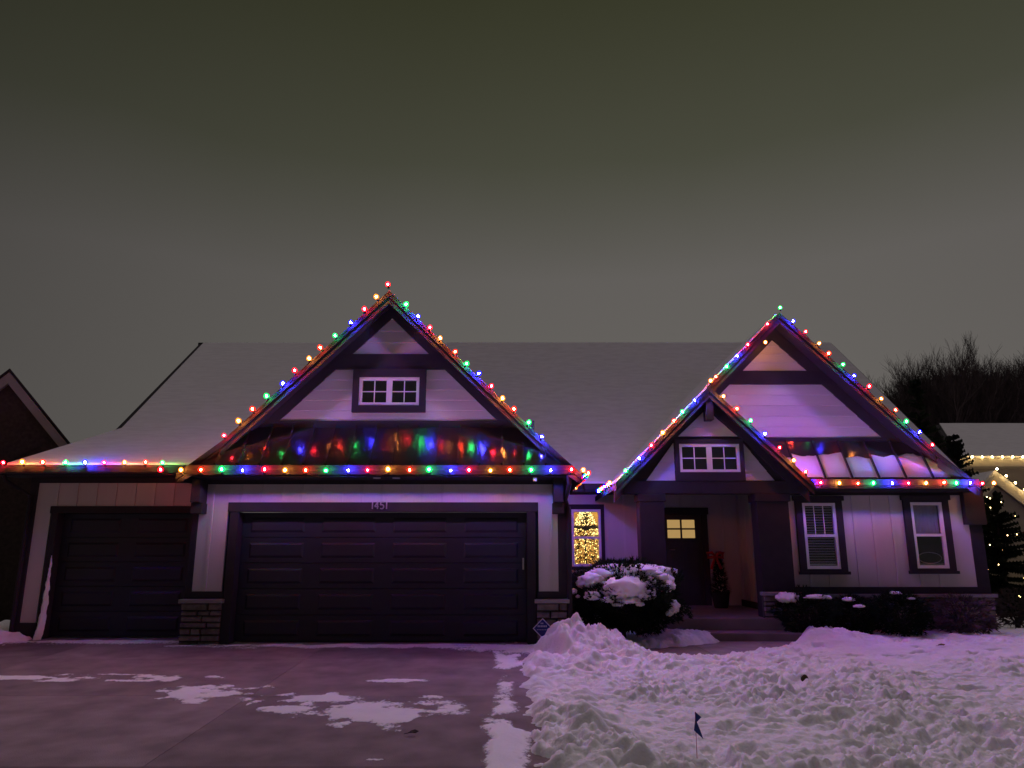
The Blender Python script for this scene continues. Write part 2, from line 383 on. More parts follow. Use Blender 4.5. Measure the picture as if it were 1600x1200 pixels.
def clip_band(poly, z0, z1):
    def clip(p, s, zc):
        out = []
        for i in range(len(p)):
            a, b = p[i], p[(i+1) % len(p)]; ia = s*(a[1]-zc) >= 0; ib = s*(b[1]-zc) >= 0
            if ia: out.append(a)
            if ia != ib:
                t = (zc-a[1])/(b[1]-a[1]); out.append((a[0]+(b[0]-a[0])*t, zc))
        return out
    p = clip(poly, 1, z0); return clip(p, -1, z1) if p else p
def lap_face(poly, y, parent, step=.19):
    """horizontal lap boards filling a polygon in the plane y; each board leans out at its foot"""
    z0 = min(p[1] for p in poly); z1 = max(p[1] for p in poly); n = max(1, round((z1-z0)/step)); h = (z1-z0)/n
    for k in range(n):
        q = clip_band(poly, z0+k*h, z0+(k+1)*h)
        if len(q) < 3: continue
        zb = z0 + k*h
        f = [(x, y - .006 - .020*(1-(z-zb)/h), z) for x, z in q]; bk = [(x, y+.02, z) for x, z in q]
        MB().loft(f, bk).build('lap_board', M['lap'], parent)
def inset_frame(name, poly_outer, y0, y1): return MB().prism(poly_outer, y0, y1).build(name, M['trim'], house)
def batten_wall(x0, x1, y, z0, z1, first=None, step=.325, name='siding_panel'):
    p = box(name, M['siding'], house, x0, x1, y-.012, y+.03, z0, z1)
    x = x0 + .14 if first is None else first
    while x < x1 - .03:
        box('batten', M['siding'], p, x, x+.045, y-.030, y-.0125, z0+.001, z1-.001); x += step
    return p
def stones(x0, x1, y, z0, z1, seed, rh=.085):
    rnd = random.Random(seed)
    v = box('stone_veneer', M['mortar'], house, x0, x1, y-.03, y+.05, z0, z1)
    z = z0
    while z < z1 - .02:
        h = min(rnd.uniform(.7, 1.25)*rh, z1 - z)
        if z1 - z - h < .03: h = z1 - z
        x = x0
        while x < x1 - .001:
            w = rnd.uniform(.13, .42)
            if x1 - x - w < .09: w = x1 - x
            g_ = .008; d = rnd.uniform(.03, .065); s = rnd.uniform(.006, .014)
            X0, X1, A, B = x+g_, x+w-g_, z+g_*.8, z+h-g_*.8
            j = lambda: rnd.uniform(-.006, .006)
            MB().loft([(X0+s+j(),y-.03-d,A+s+j()*.5),(X1-s+j(),y-.03-d+j(),A+s+j()*.5),(X1-s+j(),y-.03-d,B-s+j()*.5),(X0+s+j(),y-.03-d+j(),B-s+j()*.5)],
                      [(X0,y-.028,A),(X1,y-.028,A),(X1,y-.028,B),(X0,y-.028,B)]).build('stone', M['stone'], v, bevel=.004)
            x += w
        z += h
    c = MB().box(x0-.03, x1+.03, y-.13, y+.05, z1, z1+.06).build('stone_cap', M['cap'], v, bevel=.006)
    return v

# ---- double garage wall ------------------------------------------------------
gx0, gx1 = UX(283, 1000, YG), UX(888, 1000, YG)            # outer corners
dx0, dx1 = UX(358, 1005, YG), UX(824, 1005, YG)            # door opening
dzt = UZ(800, YG); ztop = UZ(742, YG-.8)
GTOP = UZ(757, YG)
box('wall', M['trim'], house, gx0, dx0-.14, YG+.05, YG+.25, Z0-.1, 2.82)
box('wall', M['trim'], house, dx1+.14, gx1, YG+.05, YG+.25, Z0-.1, 2.82)
box('wall', M['trim'], house, dx0-.14, dx1+.14, YG+.05, YG+.25, dzt+.02, 2.82)
box('wall', M['trim'], house, gx1-.2, gx1, YG+.25, YM, Z0-.1, 2.8)      # return walls
box('wall', M['trim'], house, gx0, gx0+.2, YG+.25, YL, Z0-.1, 2.8)
# door trim
tz = UZ(785, YG)
box('door_head_trim', M['trim'], house, dx0-.18, dx1+.18, YG-.045, YG+.05, dzt, tz, .006)
box('door_jamb_trim', M['trim'], house, dx0-.14, dx0, YG-.035, YG+.26, Z0-.02, dzt, .006)
box('door_jamb_trim', M['trim'], house, dx1, dx1+.14, YG-.035, YG+.26, Z0-.02, dzt, .006)
# siding and stone beside the door
sz = UZ(942, YG); sb = UZ(924, YG)
batten_wall(gx0+.10, dx0-.185, YG, sb, GTOP, gx0+.28, .30)
batten_wall(dx1+.185, gx1-.14, YG, sb, GTOP, dx1+.36, .30)
batten_wall(dx0-.184, dx1+.184, YG, tz, GTOP, dx0-.02, .325)
for xa, xb, sd in ((gx0-.02, dx0-.145, 3), (dx1+.145, gx1-.01, 5)):
    box('apron_board', M['trim'], house, xa+.02, xb, YG-.03, YG+.05, sz+.07, sb)
    stones(xa, xb, YG, Z0-.06, sz, sd, .098)
box('corner_board', M['trim'], house, gx0+.0, gx0+.10, YG-.02, YG+.05, sb, GTOP, .005)
box('corner_board', M['trim'], house, gx1-.14, gx1, YG-.035, YG+.05, sb, GTOP, .005)
box('frieze_board', M['trim'], house, gx0, gx1, YG-.03, YG+.05, GTOP, 2.86)

def garage_door(x0, x1, y, z0, z1, cols, rows):
    d = box('garage_door', M['door'], house, x0, x1, y, y+.05, z0, z1)
    sh = (z1-z0)/rows
    for r in range(rows):
        # each section: a skin with raised panels, a small gap between sections
        s = box('door_section', M['door'], d, x0+.004, x1-.004, y-.022, y-.001, z0+r*sh+.005, z0+(r+1)*sh-.005, .003)
        cw = (x1-x0)/cols
        for c in range(cols):
            X0 = x0+c*cw+cw*.12; X1 = x0+(c+1)*cw-cw*.12; A = z0+r*sh+sh*.20; B = z0+(r+1)*sh-sh*.20
            q = MB().loft([(X0+.035,y-.040,A+.035),(X1-.035,y-.040,A+.035),(X1-.035,y-.040,B-.035),(X0+.035,y-.040,B-.035)],
                          [(X0,y-.021,A),(X1,y-.021,A),(X1,y-.021,B),(X0,y-.021,B)])
            q.build('raised_panel', M['door'], d)
    return d
garage_door(dx0, dx1, YG+.19, Z0+.0, dzt, 4, 5)
hx = UX(819, 885, YG+.1)
MB().box(dx1-.07, dx1-.045, YG+.13, YG+.165, UZ(890, YG+.1), UZ(872, YG+.1)).build('door_lock_plate', M['brass'], house)

# house number
def stroke(pts, x, z, s, parent):
    m = MB()
    for a, b_ in zip(pts[:-1], pts[1:]):
        m.bar((x+a[0]*s, YG-.058, z+a[1]*s), (x+b_[0]*s, YG-.058, z+b_[1]*s), .018, .018, up=(0,1,0))
    return m.build('number_digit', M['brass'], parent)
num = empty('house_number', (UX(594, 795, YG), YG-.05, UZ(794, YG)), 'metal numerals 1451 on the double garage door head trim', 'house number')
nz = UZ(795.5, YG); nh = UZ(784.5, YG) - nz
D4 = [(.40,0),(.40,1),(0,.33),(.55,.33)]; D5 = [(.5,1),(.08,1),(.04,.56),(.30,.62),(.5,.45),(.5,.18),(.28,0),(.02,.08)]; D1 = [(0,0),(0,1)]
for d_, px in ((D1, 583), (D4, 586.5), (D5, 595), (D1, 605)):
    stroke(d_, UX(px, 790, YG), nz, nh, num)

# ---- double garage gable -----------------------------------------------------
YGR = 11.6                                                # front of the rake overhang
ax, az = U(612, 455, YGR); ax = (dx0+dx1)/2 + .03
SL = .985
XE = (az - 2.84)/SL                                       # half-width at the eave
def gz(x): return az - SL*abs(x-ax)
# gable wall (dark backing), then trims and lap siding
wallpoly = [(ax-(az-.25-3.0)/SL, 3.0), (ax+(az-.25-3.0)/SL, 3.0), (ax, az-.25)]
MB().prism(wallpoly, YG+.02, YG+.2).build('gable_wall', M['trim'], house)
t1, t2, t3, t4 = UZ(482, YG), UZ(554, YG), UZ(578, YG), UZ(658, YG)
up = [U(533,554,YG), U(686,554,YG), U(611,482,YG)]
lap_face([(up[0][0], t2), (up[1][0], t2), (ax, t1)], YG, house, .2)
L0 = U(421,658,YG)[0]; R0 = U(791,658,YG)[0]; half = (R0-L0)/2; k_ = half - (t3-t4)/1.0
wx0, wx1 = UX(553, 612, YG), UX(667, 612, YG); wm = (wx0+wx1)/2; ww = (wx1-wx0)/2
wz0 = UZ(645, YG)
lap_face([(ax-half, t4), (ax-ww, t4), (ax-ww, t3), (ax-half+(t3-t4), t3)], YG, house, .17)
lap_face([(ax+ww, t4), (ax+half, t4), (ax+half-(t3-t4), t3), (ax+ww, t3)], YG, house, .17)
lap_face([(ax-ww, t4), (ax+ww, t4), (ax+ww, wz0), (ax-ww, wz0)], YG, house, .17)
box('belt_board', M['trim'], house, ax-half*.58, ax+half*.58, YG-.05, YG+.02, t3, t2, .006)
box('sill_board', M['trim'], house, ax-half-.45, ax+half+.45, YG-.05, YG+.02, t4-.14, t4, .006)
def diag_board(name, a, b_, w, y0, y1, m):
    """board lying in the plane of the wall from a to b (x,z are its upper edge), w measured downwards"""
    return MB().prism([a, b_, (b_[0], b_[1]-w), (a[0], a[1]-w)], y0, y1).build(name, m, house)

def window(name, x0, x1, z0, z1, y, mullions=1, cross=True, sash=False, blinds=0, trim=(.1,.1,.1,.1), lit=False, side='house', label=None, head=0):
    """white window set in dark trim; panes, bars and blinds are its pieces"""
    l_, r_, b_, t_ = trim
    w = MB()
    for q in ((x0-l_, x0, z0-b_, z1+t_), (x1, x1+r_, z0-b_, z1+t_), (x0, x1, z0-b_, z0), (x0, x1, z1, z1+t_)): w.box(q[0], q[1], y-.045, y+.02, q[2], q[3])
    w = w.build(name, M['trim'], house)
    if head:
        box('window_head', M['trim'], w, x0-l_-.04, x1+r_+.04, y-.06, y-.001, z1+t_*.35, z1+t_+.01)
        box('window_sill', M['trim'], w, x0-l_-.03, x1+r_+.03, y-.075, y-.001, z0-b_, z0-b_*.45)
    fw = .05 if not sash else .055
    fr = MB()
    for q in ((x0,x0+fw,z0,z1),(x1-fw,x1,z0,z1),(x0+fw,x1-fw,z0,z0+fw),(x0+fw,x1-fw,z1-fw,z1)): fr.box(q[0],q[1],y-.03,y+.03,q[2],q[3])
    fr.build('window_frame', M['white'], w)
    cells = []
    if sash:
        zm = (z0+z1)/2; box('sash_rail', M['white'], w, x0+fw, x1-fw, y-.025, y+.025, zm-.025, zm+.025)
        cells = [(x0+fw, x1-fw, z0+fw, zm-.025, 0), (x0+fw, x1-fw, zm+.025, z1-fw, 1)]
    else:
        n = mullions; cw = (x1-x0-2*fw+.09)/n
        for i in range(n):
            cx0 = x0+fw+i*cw; cells.append((cx0, cx0+cw-.09, z0+fw, z1-fw, 0))
            if i < n-1: box('mullion', M['white'], w, cx0+cw-.09, cx0+cw, y-.028, y+.028, z0+fw, z1-fw)
    for (a0, a1, c0, c1, upper) in cells:
        box('pane', M['glass'], w, a0, a1, y+.008, y+.012, c0, c1)
        if cross and not sash:
            box('muntin', M['white'], w, (a0+a1)/2-.008, (a0+a1)/2+.008, y-.004, y+.007, c0, c1)
            box('muntin', M['white'], w, a0, (a0+a1)/2-.009, y-.004, y+.007, (c0+c1)/2-.008, (c0+c1)/2+.008)
            box('muntin', M['white'], w, (a0+a1)/2+.009, a1, y-.004, y+.007, (c0+c1)/2-.008, (c0+c1)/2+.008)
        if sash and cross and upper:
            for t in (1/3, 2/3): box('muntin', M['white'], w, a0+(a1-a0)*t-.007, a0+(a1-a0)*t+.007, y-.004, y+.007, c0, c1)
        if blinds:
            n = int((c1-c0)/.045)
            for k in range(n):
                zc = c0 + (k+.5)*(c1-c0)/n
                MB().bar((a0+.005, y+.045, zc), (a1-.005, y+.045, zc), .036, .004, up=(0,.5,.86)).build('blind_slat', M['blind'], w)
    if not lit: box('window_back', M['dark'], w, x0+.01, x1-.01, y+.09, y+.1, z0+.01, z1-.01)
    return w
a0, a1 = UX(563, 612, YG-.03), UX(657, 612, YG-.03); hw = (a1-a0)/2
window('window', ax-hw, ax+hw, UZ(634,YG-.03), UZ(590,YG-.03), YG-.03, 2, trim=(ww-hw, ww-hw, UZ(634,YG-.03)-wz0, t3-UZ(590,YG-.03)))

def rake(apx, apz, y0, yb, dz_eave, sl, m_out, sides=(-1,1), tri=.12, wallw=.30):
    """fascia on the overhang edge, soffit behind it and a frieze board on the wall, one per side"""
    for s in sides:
        ex = apx + s*(apz-dz_eave)/sl
        top = lambda off: [(apx, apz-off), (ex, dz_eave-off)]
        a, b_ = top(.09); diag_board('rake_fascia', a, b_, tri, y0, y0+.035, m_out)
        a, b_ = top(.10); diag_board('rake_soffit', a, b_, .03, y0+.036, yb-.05, M['trim'])
        a, b_ = top(.131); diag_board('rake_frieze', a, b_, wallw, yb-.048, yb+.018, M['trim'])
rake(ax, az, YGR, YG, 3.34, SL, M['fascia'], wallw=.22)

# ---- standing seam skirt roof under the garage gable --------------------------
def skirt(x0, x1, y0, z0, xt0, xt1, y1, z1, n, parent=None):
    top = MB().slab([(x0,y0,z0),(x1,y0,z0),(xt1,y1,z1),(xt0,y1,z1)], (0,0,-.03)).build('metal_roof', M['metal'], house)
    nrm = Vector((0, -(z1-z0), (y1-y0))).normalized()
    nrm = nrm if nrm.z > 0 else -nrm
    for k in range(n+1):
        x = x0 + .05 + (x1-x0-.1)*k/n
        # clip the seam to the sloping ends
        t = 1.0
        if x < xt0: t = (x-x0)/(xt0-x0)
        if x > xt1: t = (x1-x)/(x1-xt1)
        a = Vector((x,y0,z0)); b_ = Vector((x, y0+(y1-y0)*t, z0+(z1-z0)*t))
        if t < .12: continue
        MB().bar(a+nrm*.024, b_+nrm*.024, .026, .05, up=tuple(nrm)).build('seam', M['metal'], top)
        if k < n:
            xb = x + (x1-x0-.1)/n
            xm = (x+xb)/2
    return top
YS = 11.42; ZS = UZ(727, YS); ZT = UZ(668, YG-.05)
sx0, sx1 = ax-(az-ZS-.06)/SL-.05, ax+(az-ZS-.06)/SL+.05
skirt(sx0, sx1, YS, ZS, ax-(az-ZT-.1)/SL, ax+(az-ZT-.1)/SL, YG-.05, ZT, 17)
ZGB = UZ(741, YS-.1)
MB().loft([(sx0-.02,YS-.11,ZS-.01),(sx0-.02,YS-.005,ZS-.01),(sx0-.02,YS-.005,ZGB),(sx0-.02,YS-.07,ZGB),(sx0-.02,YS-.115,ZGB+.06)],
          [(sx1+.02,YS-.11,ZS-.01),(sx1+.02,YS-.005,ZS-.01),(sx1+.02,YS-.005,ZGB),(sx1+.02,YS-.07,ZGB),(sx1+.02,YS-.115,ZGB+.06)]).build('gutter', M['gutter'], house)
box('soffit', M['trim'], house, sx0+.05, sx1-.05, YS, YG+.05, ZGB-.03, ZGB+.02)
for px in (905, 300, 620):  # small downlight discs
    if px != 300: MB().lathe([(.06,-.012),(.06,0)], (UX(px if px < 900 else 590, 745, 11.6), 11.55, ZGB-.03), 14).build('soffit_light', M['white'], house)
# corner brackets
def bracket(x, y0, y1, z0, z1, w=.15):
    b_ = MB().prism([(0,0)]*0 or [(x-w/2, z0), (x+w/2, z0), (x+w/2, z1), (x-w/2, z1)], y0, y1)
    o = b_.build('bracket', M['trim'], house, bevel=.008)
    box('bracket_foot', M['fascia'], o, x-w/2-.015, x+w/2+.015, y0+.08, y1, z0-.17, z0-.002, .006)
bracket(gx0+.14, YG-.32, YG-.03, UZ(785, YG-.3), ZGB-.03)
bracket(gx1-.14, YG-.34, YG-.036, UZ(785, YG-.3), ZGB-.03)

# ---- roof of the double garage ------------------------------------------------
def roof_slope(name, pts, th, m, parent=None): return MB().slab(pts, (0,0,-th)).build(name, m, parent or house)
RB = 18.2
for s in (-1, 1):
    ex = ax + s*XE; ez = az - SL*XE
    kz = 3.36; kx = ax + s*(az-kz)/SL
    r_ = roof_slope('gable_roof', [(ax,YGR-.03,az),(kx,YGR-.03,kz),(ex+s*.04,YS-.12,ez-.04),(ex+s*.04,RB,ez-.04),(ax,RB,az)], .10, M['shingle'])
    MB().slab([(ax-s*.0,YGR+.16,az+.004),(kx,YGR+.16,kz+.004),(ex-s*.05,YGR+.16,ez+.054),(ex-s*.05,RB,ez+.054),(ax,RB,az+.004)], (0,0,.035)).build('roof_snow', M['roofsnow'], r_)
    # sloping end board under the flared corner
    MB().loft([(kx,YGR-.02,kz-.10),(ex+s*.02,YS-.10,ez-.14),(ex+s*.02,YS-.10,ez-.17),(kx,YGR-.02,kz-.26)],
              [(kx-s*.05,YGR-.02,kz-.10),(ex-s*.03,YS-.10,ez-.14),(ex-s*.03,YS-.10,ez-.17),(kx-s*.05,YGR-.02,kz-.26)]).build('end_board', M['fascia'], house)

# ---- single garage on the left -------------------------------------------------
lx0 = UX(5, 1000, YL); 
ldx0, ldx1 = UX(66, 1000, YL), UX(283, 1000, YL)
lzt = UZ(802, YL); LTOP = UZ(755, YL)
box('wall', M['trim'], house, lx0+.12, ldx0-.1, YL+.05, YL+.25, Z0-.1, 3.0)
box('wall', M['trim'], house, ldx0-.1, gx0, YL+.05, YL+.25, lzt+.02, 3.0)
box('wall', M['trim'], house, ldx1+.1, gx0, YL+.05, YL+.25, Z0-.1, lzt)
box('wall', M['trim'], house, lx0+.12, lx0+.3, YL+.25, 21.5, Z0-.1, 2.9)
garage_door(ldx0, ldx1, YL+.17, Z0, lzt, 2, 5)
ltz = UZ(791, YL)
box('door_head_trim', M['trim'], house, ldx0-.14, gx0-.003, YL-.045, YL+.05, lzt, ltz, .006)
box('door_jamb_trim', M['trim'], house, ldx0-.11, ldx0, YL-.035, YL+.24, Z0-.02, lzt, .006)
box('door_jamb_trim', M['trim'], house, ldx1, gx0-.003, YL-.035, YL+.24, Z0-.02, lzt, .006)
lsb = UZ(973, YL)
batten_wall(lx0+.24, ldx0-.14, YL, lsb, ltz, lx0+5)
batten_wall(lx0+.24, gx0-.02, YL, ltz+.001, LTOP, lx0+.55, .33)
box('corner_board', M['trim'], house, lx0+.10, lx0+.239, YL-.03, YL+.05, lsb, LTOP, .005)
box('base_board', M['trim'], house, lx0+.10, ldx0-.112, YL-.03, YL+.05, Z0-.05, lsb)
YLE = 12.2; ZLE = UZ(727, YLE); LGB = UZ(740, YLE-.1)
box('frieze_board', M['trim'], house, lx0+.10, gx0, YL-.03, YL+.05, LTOP, LGB+.02)
box('soffit', M['trim'], house, lx0-.2, gx0+.2, YLE, YL+.05, LGB-.01, LGB+.03)
box('gutter', M['trim'], house, lx0-.35, sx0+.3, YLE-.11, YLE-.002, LGB, ZLE-.012, .02)
MB().tube([(lx0-.05,YLE-.02,LGB),(lx0-.05,YLE+.05,LGB-.1),(lx0+.16,YL-.08,LGB-.32),(lx0+.16,YL-.08,Z0+.1)], .035, 8).build('downspout', M['trim'], house)

# ---- main roof -----------------------------------------------------------------
YRG = 22.5; ZRG = UZ(537, YRG); rxl, rxr = UX(312, 537, YRG), UX(1300, 537, YRG)
def on_plane(px, py, y0, z0, y1, z1):
    """pixel -> point on the slope that runs from (y0,z0) to (y1,z1)"""
    x = (px-800)/FPX; y = (600-py)/FPX; d = Vector((x, math.cos(PITCH)-y*math.sin(PITCH), math.sin(PITCH)+y*math.cos(PITCH)))
    s = (z1-z0)/(y1-y0); t = (z0 - s*y0 - CAMH)/(d.z - s*d.y); return (d.x*t, d.y*t, CAMH+d.z*t)
EL = on_plane(22, 721, YLE, ZLE, YRG, ZRG); KL = on_plane(180, 672, YLE, ZLE, YRG, ZRG)
EL = (EL[0], YLE, ZLE)
lroof = roof_slope('main_roof', [EL, (ax, YLE, ZLE), (ax, YRG, ZRG), (rxl, YRG, ZRG), KL], .10, M['shingle'])
o_ = .10
MB().slab([(EL[0]+.0, YLE+.02, ZLE+.004), (ax, YLE+.02, ZLE+.004), (ax, YRG-.05, ZRG-.02), (rxl+.14, YRG-.05, ZRG-.02), (KL[0]+.12, KL[1], KL[2]+.004)], (0,0,.04)).build('roof_snow', M['roofsnow'], lroof)
box('end_rake', M['trim'], lroof, rxl-.04, rxl+.3, YRG-.02, YRG+.1, ZRG-.12, ZRG+.03)
MB().slab([EL, KL, (KL[0]+.05, 21.5, KL[2]), (EL[0], 21.5, ZLE)], (0,0,-.1)).build('hip_roof', M['roofsnow'], house)
MB().loft([KL, (rxl, YRG, ZRG), (rxl, YRG+.2, 2.5), (KL[0], KL[1], 2.6)], [(KL[0]+.1, KL[1], KL[2]-.12), (rxl+.1, YRG, ZRG-.12), (rxl+.1, YRG+.2, 2.5), (KL[0]+.1, KL[1], 2.6)]).build('end_wall', M['trim'], house)
YME = 15.8; ZME = UZ(757, YME)
rroof = roof_slope('main_roof', [(ax, YME, ZME), (UX(1526,757,YME), YME, ZME), (rxr, YRG, ZRG), (ax, YRG, ZRG)], .10, M['shingle'])
MB().slab([(ax, YME+.03, ZME+.02), (UX(1521,757,YME), YME+.03, ZME+.02), (rxr-.06, YRG-.04, ZRG-.02), (ax, YRG-.04, ZRG-.02)], (0,0,.05)).build('roof_snow', M['roofsnow'], rroof)
MB().slab([(rxl,YRG,ZRG),(rxr,YRG,ZRG),(rxr,33,2.9),(rxl,33,2.9)], (0,0,-.1)).build('rear_roof', M['roofsnow'], house)
MB().loft([(ax,16.5,3.2),(ax,YRG,ZRG-.2),(ax,YRG,3.2)], [(ax+.1,16.5,3.2),(ax+.1,YRG,ZRG-.2),(ax+.1,YRG,3.2)]).build('inner_wall', M['roofsnow'], house)
MGB = UZ(766, YME-.1)
box('gutter', M['gutter'], house, UX(912,757,YME), UX(990,757,YME), YME-.11, YME-.003, MGB, ZME-.012, .02)
box('soffit', M['trim'], house, UX(895,757,YME), 5.6, YME, YM+.05, MGB-.02, MGB+.03)
MB().tube([(sx1-.05,YS-.03,ZGB+.02),(sx1-.02,YS+.05,ZGB-.12),(gx1-.02,YG-.12,ZGB-.34),(gx1+.03,YG-.08,ZGB-.48),(gx1+.03,YG-.08,Z0+.1)], .038, 8).build('downspout', M['trim'], house)

# ---- right wing ------------------------------------------------------------------
rx0, rx1 = UX(1228, 900, YR), UX(1556, 985, YR)
RTOP = UZ(774, YR); rsb = UZ(917, YR); rsz = UZ(933, YR)
YRE = 13.65; ZRE = UZ(750, YRE); RGB = UZ(763, YRE-.1)
wins = []
def pxwin(l, r_, t, b_, y): return UX((l[0]+l[1])/2, (t+b_)/2, y), UX((r_[0]+r_[1])/2, (t+b_)/2, y), UZ(b_, y), UZ(t, y)
w1 = pxwin((1251,1261), (1304,1313), 786, 889, YR-.03); w2 = pxwin((1420,1432), (1469,1483), 785, 888, YR-.03)
# siding around the two windows
wl_ = UX(1233, 850, YR); wr_ = UX(1519, 860, YR)
tr = .125; tt = .12; tb = .10
zz0 = w1[2]-tb; zz1 = w1[3]+tt
batten_wall(wl_, w1[0]-tr, YR, rsb, RTOP, wl_+9)
batten_wall(w1[1]+tr, w2[0]-tr, YR, rsb, RTOP, w1[1]+tr+.20, .36)
batten_wall(w2[1]+tr, wr_, YR, rsb, RTOP, w2[1]+tr+9)
for w in (w1, w2):
    batten_wall(w[0]-tr, w[1]+tr, YR, rsb, w[2]-tb, w[0]+.05, .36); 
    if RTOP - (w[3]+tt) > .01: batten_wall(w[0]-tr, w[1]+tr, YR, w[3]+tt, RTOP, w[0]+9)
a_ = window('window', w1[0], w1[1], w1[2], w1[3], YR-.03, sash=True, blinds=1, trim=(tr,tr,tb,tt), head=1)
b2 = window('window', w2[0], w2[1], w2[2], w2[3], YR-.03, sash=True, cross=False, trim=(tr,tr,tb,tt), head=1)
# curtain in the upper sash and a thin oval ring low in the right-hand window
cu = MB(); n = 26; cx0, cx1 = w2[0]+.06, w2[1]-.06
for k in range(n):
    xa = cx0+(cx1-cx0)*k/n; xb = cx0+(cx1-cx0)*(k+1)/n; ya = YR+.018+.010*math.sin(k*1.7); yb = YR+.018+.010*math.sin((k+1)*1.7)
    cu.poly([(xa,ya,(w2[2]+w2[3])/2+.03),(xb,yb,(w2[2]+w2[3])/2+.03),(xb,yb,w2[3]-.06),(xa,ya,w2[3]-.06)])
cu.build('curtain', M['blind'], b2)
rim = MB().tube([((w2[0]+w2[1])/2+.22*math.cos(t), YR+.022+.012*math.sin(t), w2[2]+.19+.10*math.sin(t)) for t in [i*math.pi/12 for i in range(25)]], .008, 5)
rim.build('pane_ring', M['brass'], b2)
box('wall', M['dark'], house, rx0, rx1-.1, YR+.08, YR+.2, Z0-.1, 3.1)
box('wall', M['trim'], house, rx1-.12, rx1-.02, YR+.2, 24, Z0-.1, 3.1)
box('corner_board', M['trim'], house, wr_, rx1-.0, YR-.03, YR+.08, rsb, RTOP, .005)
box('corner_bracket', M['trim'], house, wr_-.12, rx1+.02, YR-.16, YR-.031, UZ(820, YR), RGB-.0, .006)
box('apron_board', M['trim'], house, rx0, rx1, YR-.03, YR+.08, rsz+.06, rsb)
box('frieze_board', M['trim'], house, rx0, rx1, YR-.03, YR+.08, RTOP, RGB+.02)
stones(rx0, rx1+.02, YR, Z0-.15, rsz, 9, .085)
YRR = 13.7
bx, bz = U(1217, 489, YRR)
ex_r, _ = U(1556, 748, YRE)
SR = 1.0
def rz(x): return bz - SR*abs(x-bx)
RX = bx + (bz-ZRE)/SR
MB().prism([(bx-(bz-.25-2.9), 2.9), (bx+(bz-.25-2.9), 2.9), (bx, bz-.25)], YR+.02, YR+.2).build('gable_wall', M['trim'], house)
q1, q2, q3, q4 = UZ(516, YR), UZ(580, YR), UZ(601, YR), UZ(684, YR)
hA = q1-q2
lap_face([(bx-hA*1.04, q2), (bx+hA*1.04, q2), (bx, q1)], YR, house, .17)
h4 = UX(1403, 684, YR) - bx; h3 = UX(1310, 601, YR) - bx
lap_face([(bx-h4, q4), (bx+h4, q4), (bx+h3, q3), (bx-h3, q3)], YR, house, .2)
box('belt_board', M['trim'], house, bx-hA*1.3, bx+hA*1.3, YR-.05, YR+.02, q3, q2, .006)
box('sill_board', M['trim'], house, bx-1.0, bx+h4+.3, YR-.05, YR+.02, q4-.13, q4, .006)
rake(bx, bz, YRR, YR, ZRE+.55, SR, M['fascia'], sides=(1,), wallw=.28)
rake(bx, bz, YRR, YR, 4.4, SR, M['fascia'], sides=(-1,), wallw=.28)
# ---- porch gable: shares the left slope ------------------------------------------
YPR = 13.3
px_, pz_ = U(1108, 609, YPR)
off = bz - SR*(bx-px_) - pz_                                # keep its ridge on the big gable's left slope
pz_ = bz - SR*(bx-px_)
PE = UZ(755, YPR)
# right slope of the wing
kz = ZRE+.50; kx = bx+(bz-kz)
r_ = roof_slope('gable_roof', [(bx,YRR-.03,bz),(kx,YRR-.03,kz),(RX+.1,YRE-.12,ZRE-.1),(RX+.1,RB+3,ZRE-.1),(bx,RB+3,bz)], .10, M['shingle'])
MB().slab([(bx,YRR+.16,bz+.004),(kx,YRR+.16,kz+.004),(RX-.05,YRR+.16,ZRE+.054),(RX-.05,RB+3,ZRE+.054),(bx,RB+3,bz+.004)], (0,0,.04)).build('roof_snow', M['roofsnow'], r_)
MB().loft([(kx,YRR-.02,kz-.10),(RX+.08,YRE-.10,ZRE-.19),(RX+.08,YRE-.10,ZRE-.30),(kx,YRR-.02,kz-.27)],
          [(kx-.05,YRR-.02,kz-.10),(RX+.03,YRE-.10,ZRE-.19),(RX+.03,YRE-.10,ZRE-.30),(kx-.05,YRR-.02,kz-.27)]).build('end_board', M['fascia'], house)
# left slope, carried forward over the porch
le = px_ - (pz_-PE); 
r_ = roof_slope('gable_roof', [(bx,YRR-.03,bz),(bx,RB+3,bz),(le,RB+1,PE),(le,YPR-.03,PE),(px_,YPR-.03,pz_),(px_,YRR-.03,pz_)], .10, M['shingle'])
MB().slab([(bx,YRR+.16,bz+.004),(bx,RB+3,bz+.004),(le+.05,RB+1,PE+.054),(le+.05,YPR+.16,PE+.054),(px_,YPR+.16,pz_+.004),(px_,YRR+.16,pz_+.004)], (0,0,.04)).build('roof_snow', M['roofsnow'], r_)
pr = px_ + (pz_-PE)
r_ = roof_slope('porch_roof', [(px_,YPR-.03,pz_),(pr,YPR-.03,PE),(pr,YR+.05,PE),(px_,YR+.05,pz_)], .10, M['shingle'])
rake(px_, pz_, YPR, YP, PE, SR, M['fascia'], wallw=.20, tri=.12)
MB().prism([(px_-(pz_-.25-2.7), 2.7), (px_+(pz_-.25-2.7), 2.7), (px_, pz_-.25)], YP+.02, YP+.15).build('porch_gable_wall', M['trim'], house)
p1, p2 = UZ(640, YP), UZ(682, YP)
lap_face([(px_-(p1-p2)*1.08, p2), (px_+(p1-p2)*1.08, p2), (px_, p1)], YP, house, .16)
pw0, pw1 = UX(1066, 715, YP-.03), UX(1160, 715, YP-.03); pm = (pw0+pw1)/2 - px_; ph = (pw1-pw0)/2
pzb, pzt = UZ(738, YP-.03), UZ(694, YP-.03)
s0 = UZ(751, YP); s1 = UZ(692, YP)
lap_face([(px_-ph-.62, s0), (px_-ph-.09, s0), (px_-ph-.09, s1)], YP, house, .16)
lap_face([(px_+ph+.62, s0), (px_+ph+.09, s1), (px_+ph+.09, s0)], YP, house, .16)
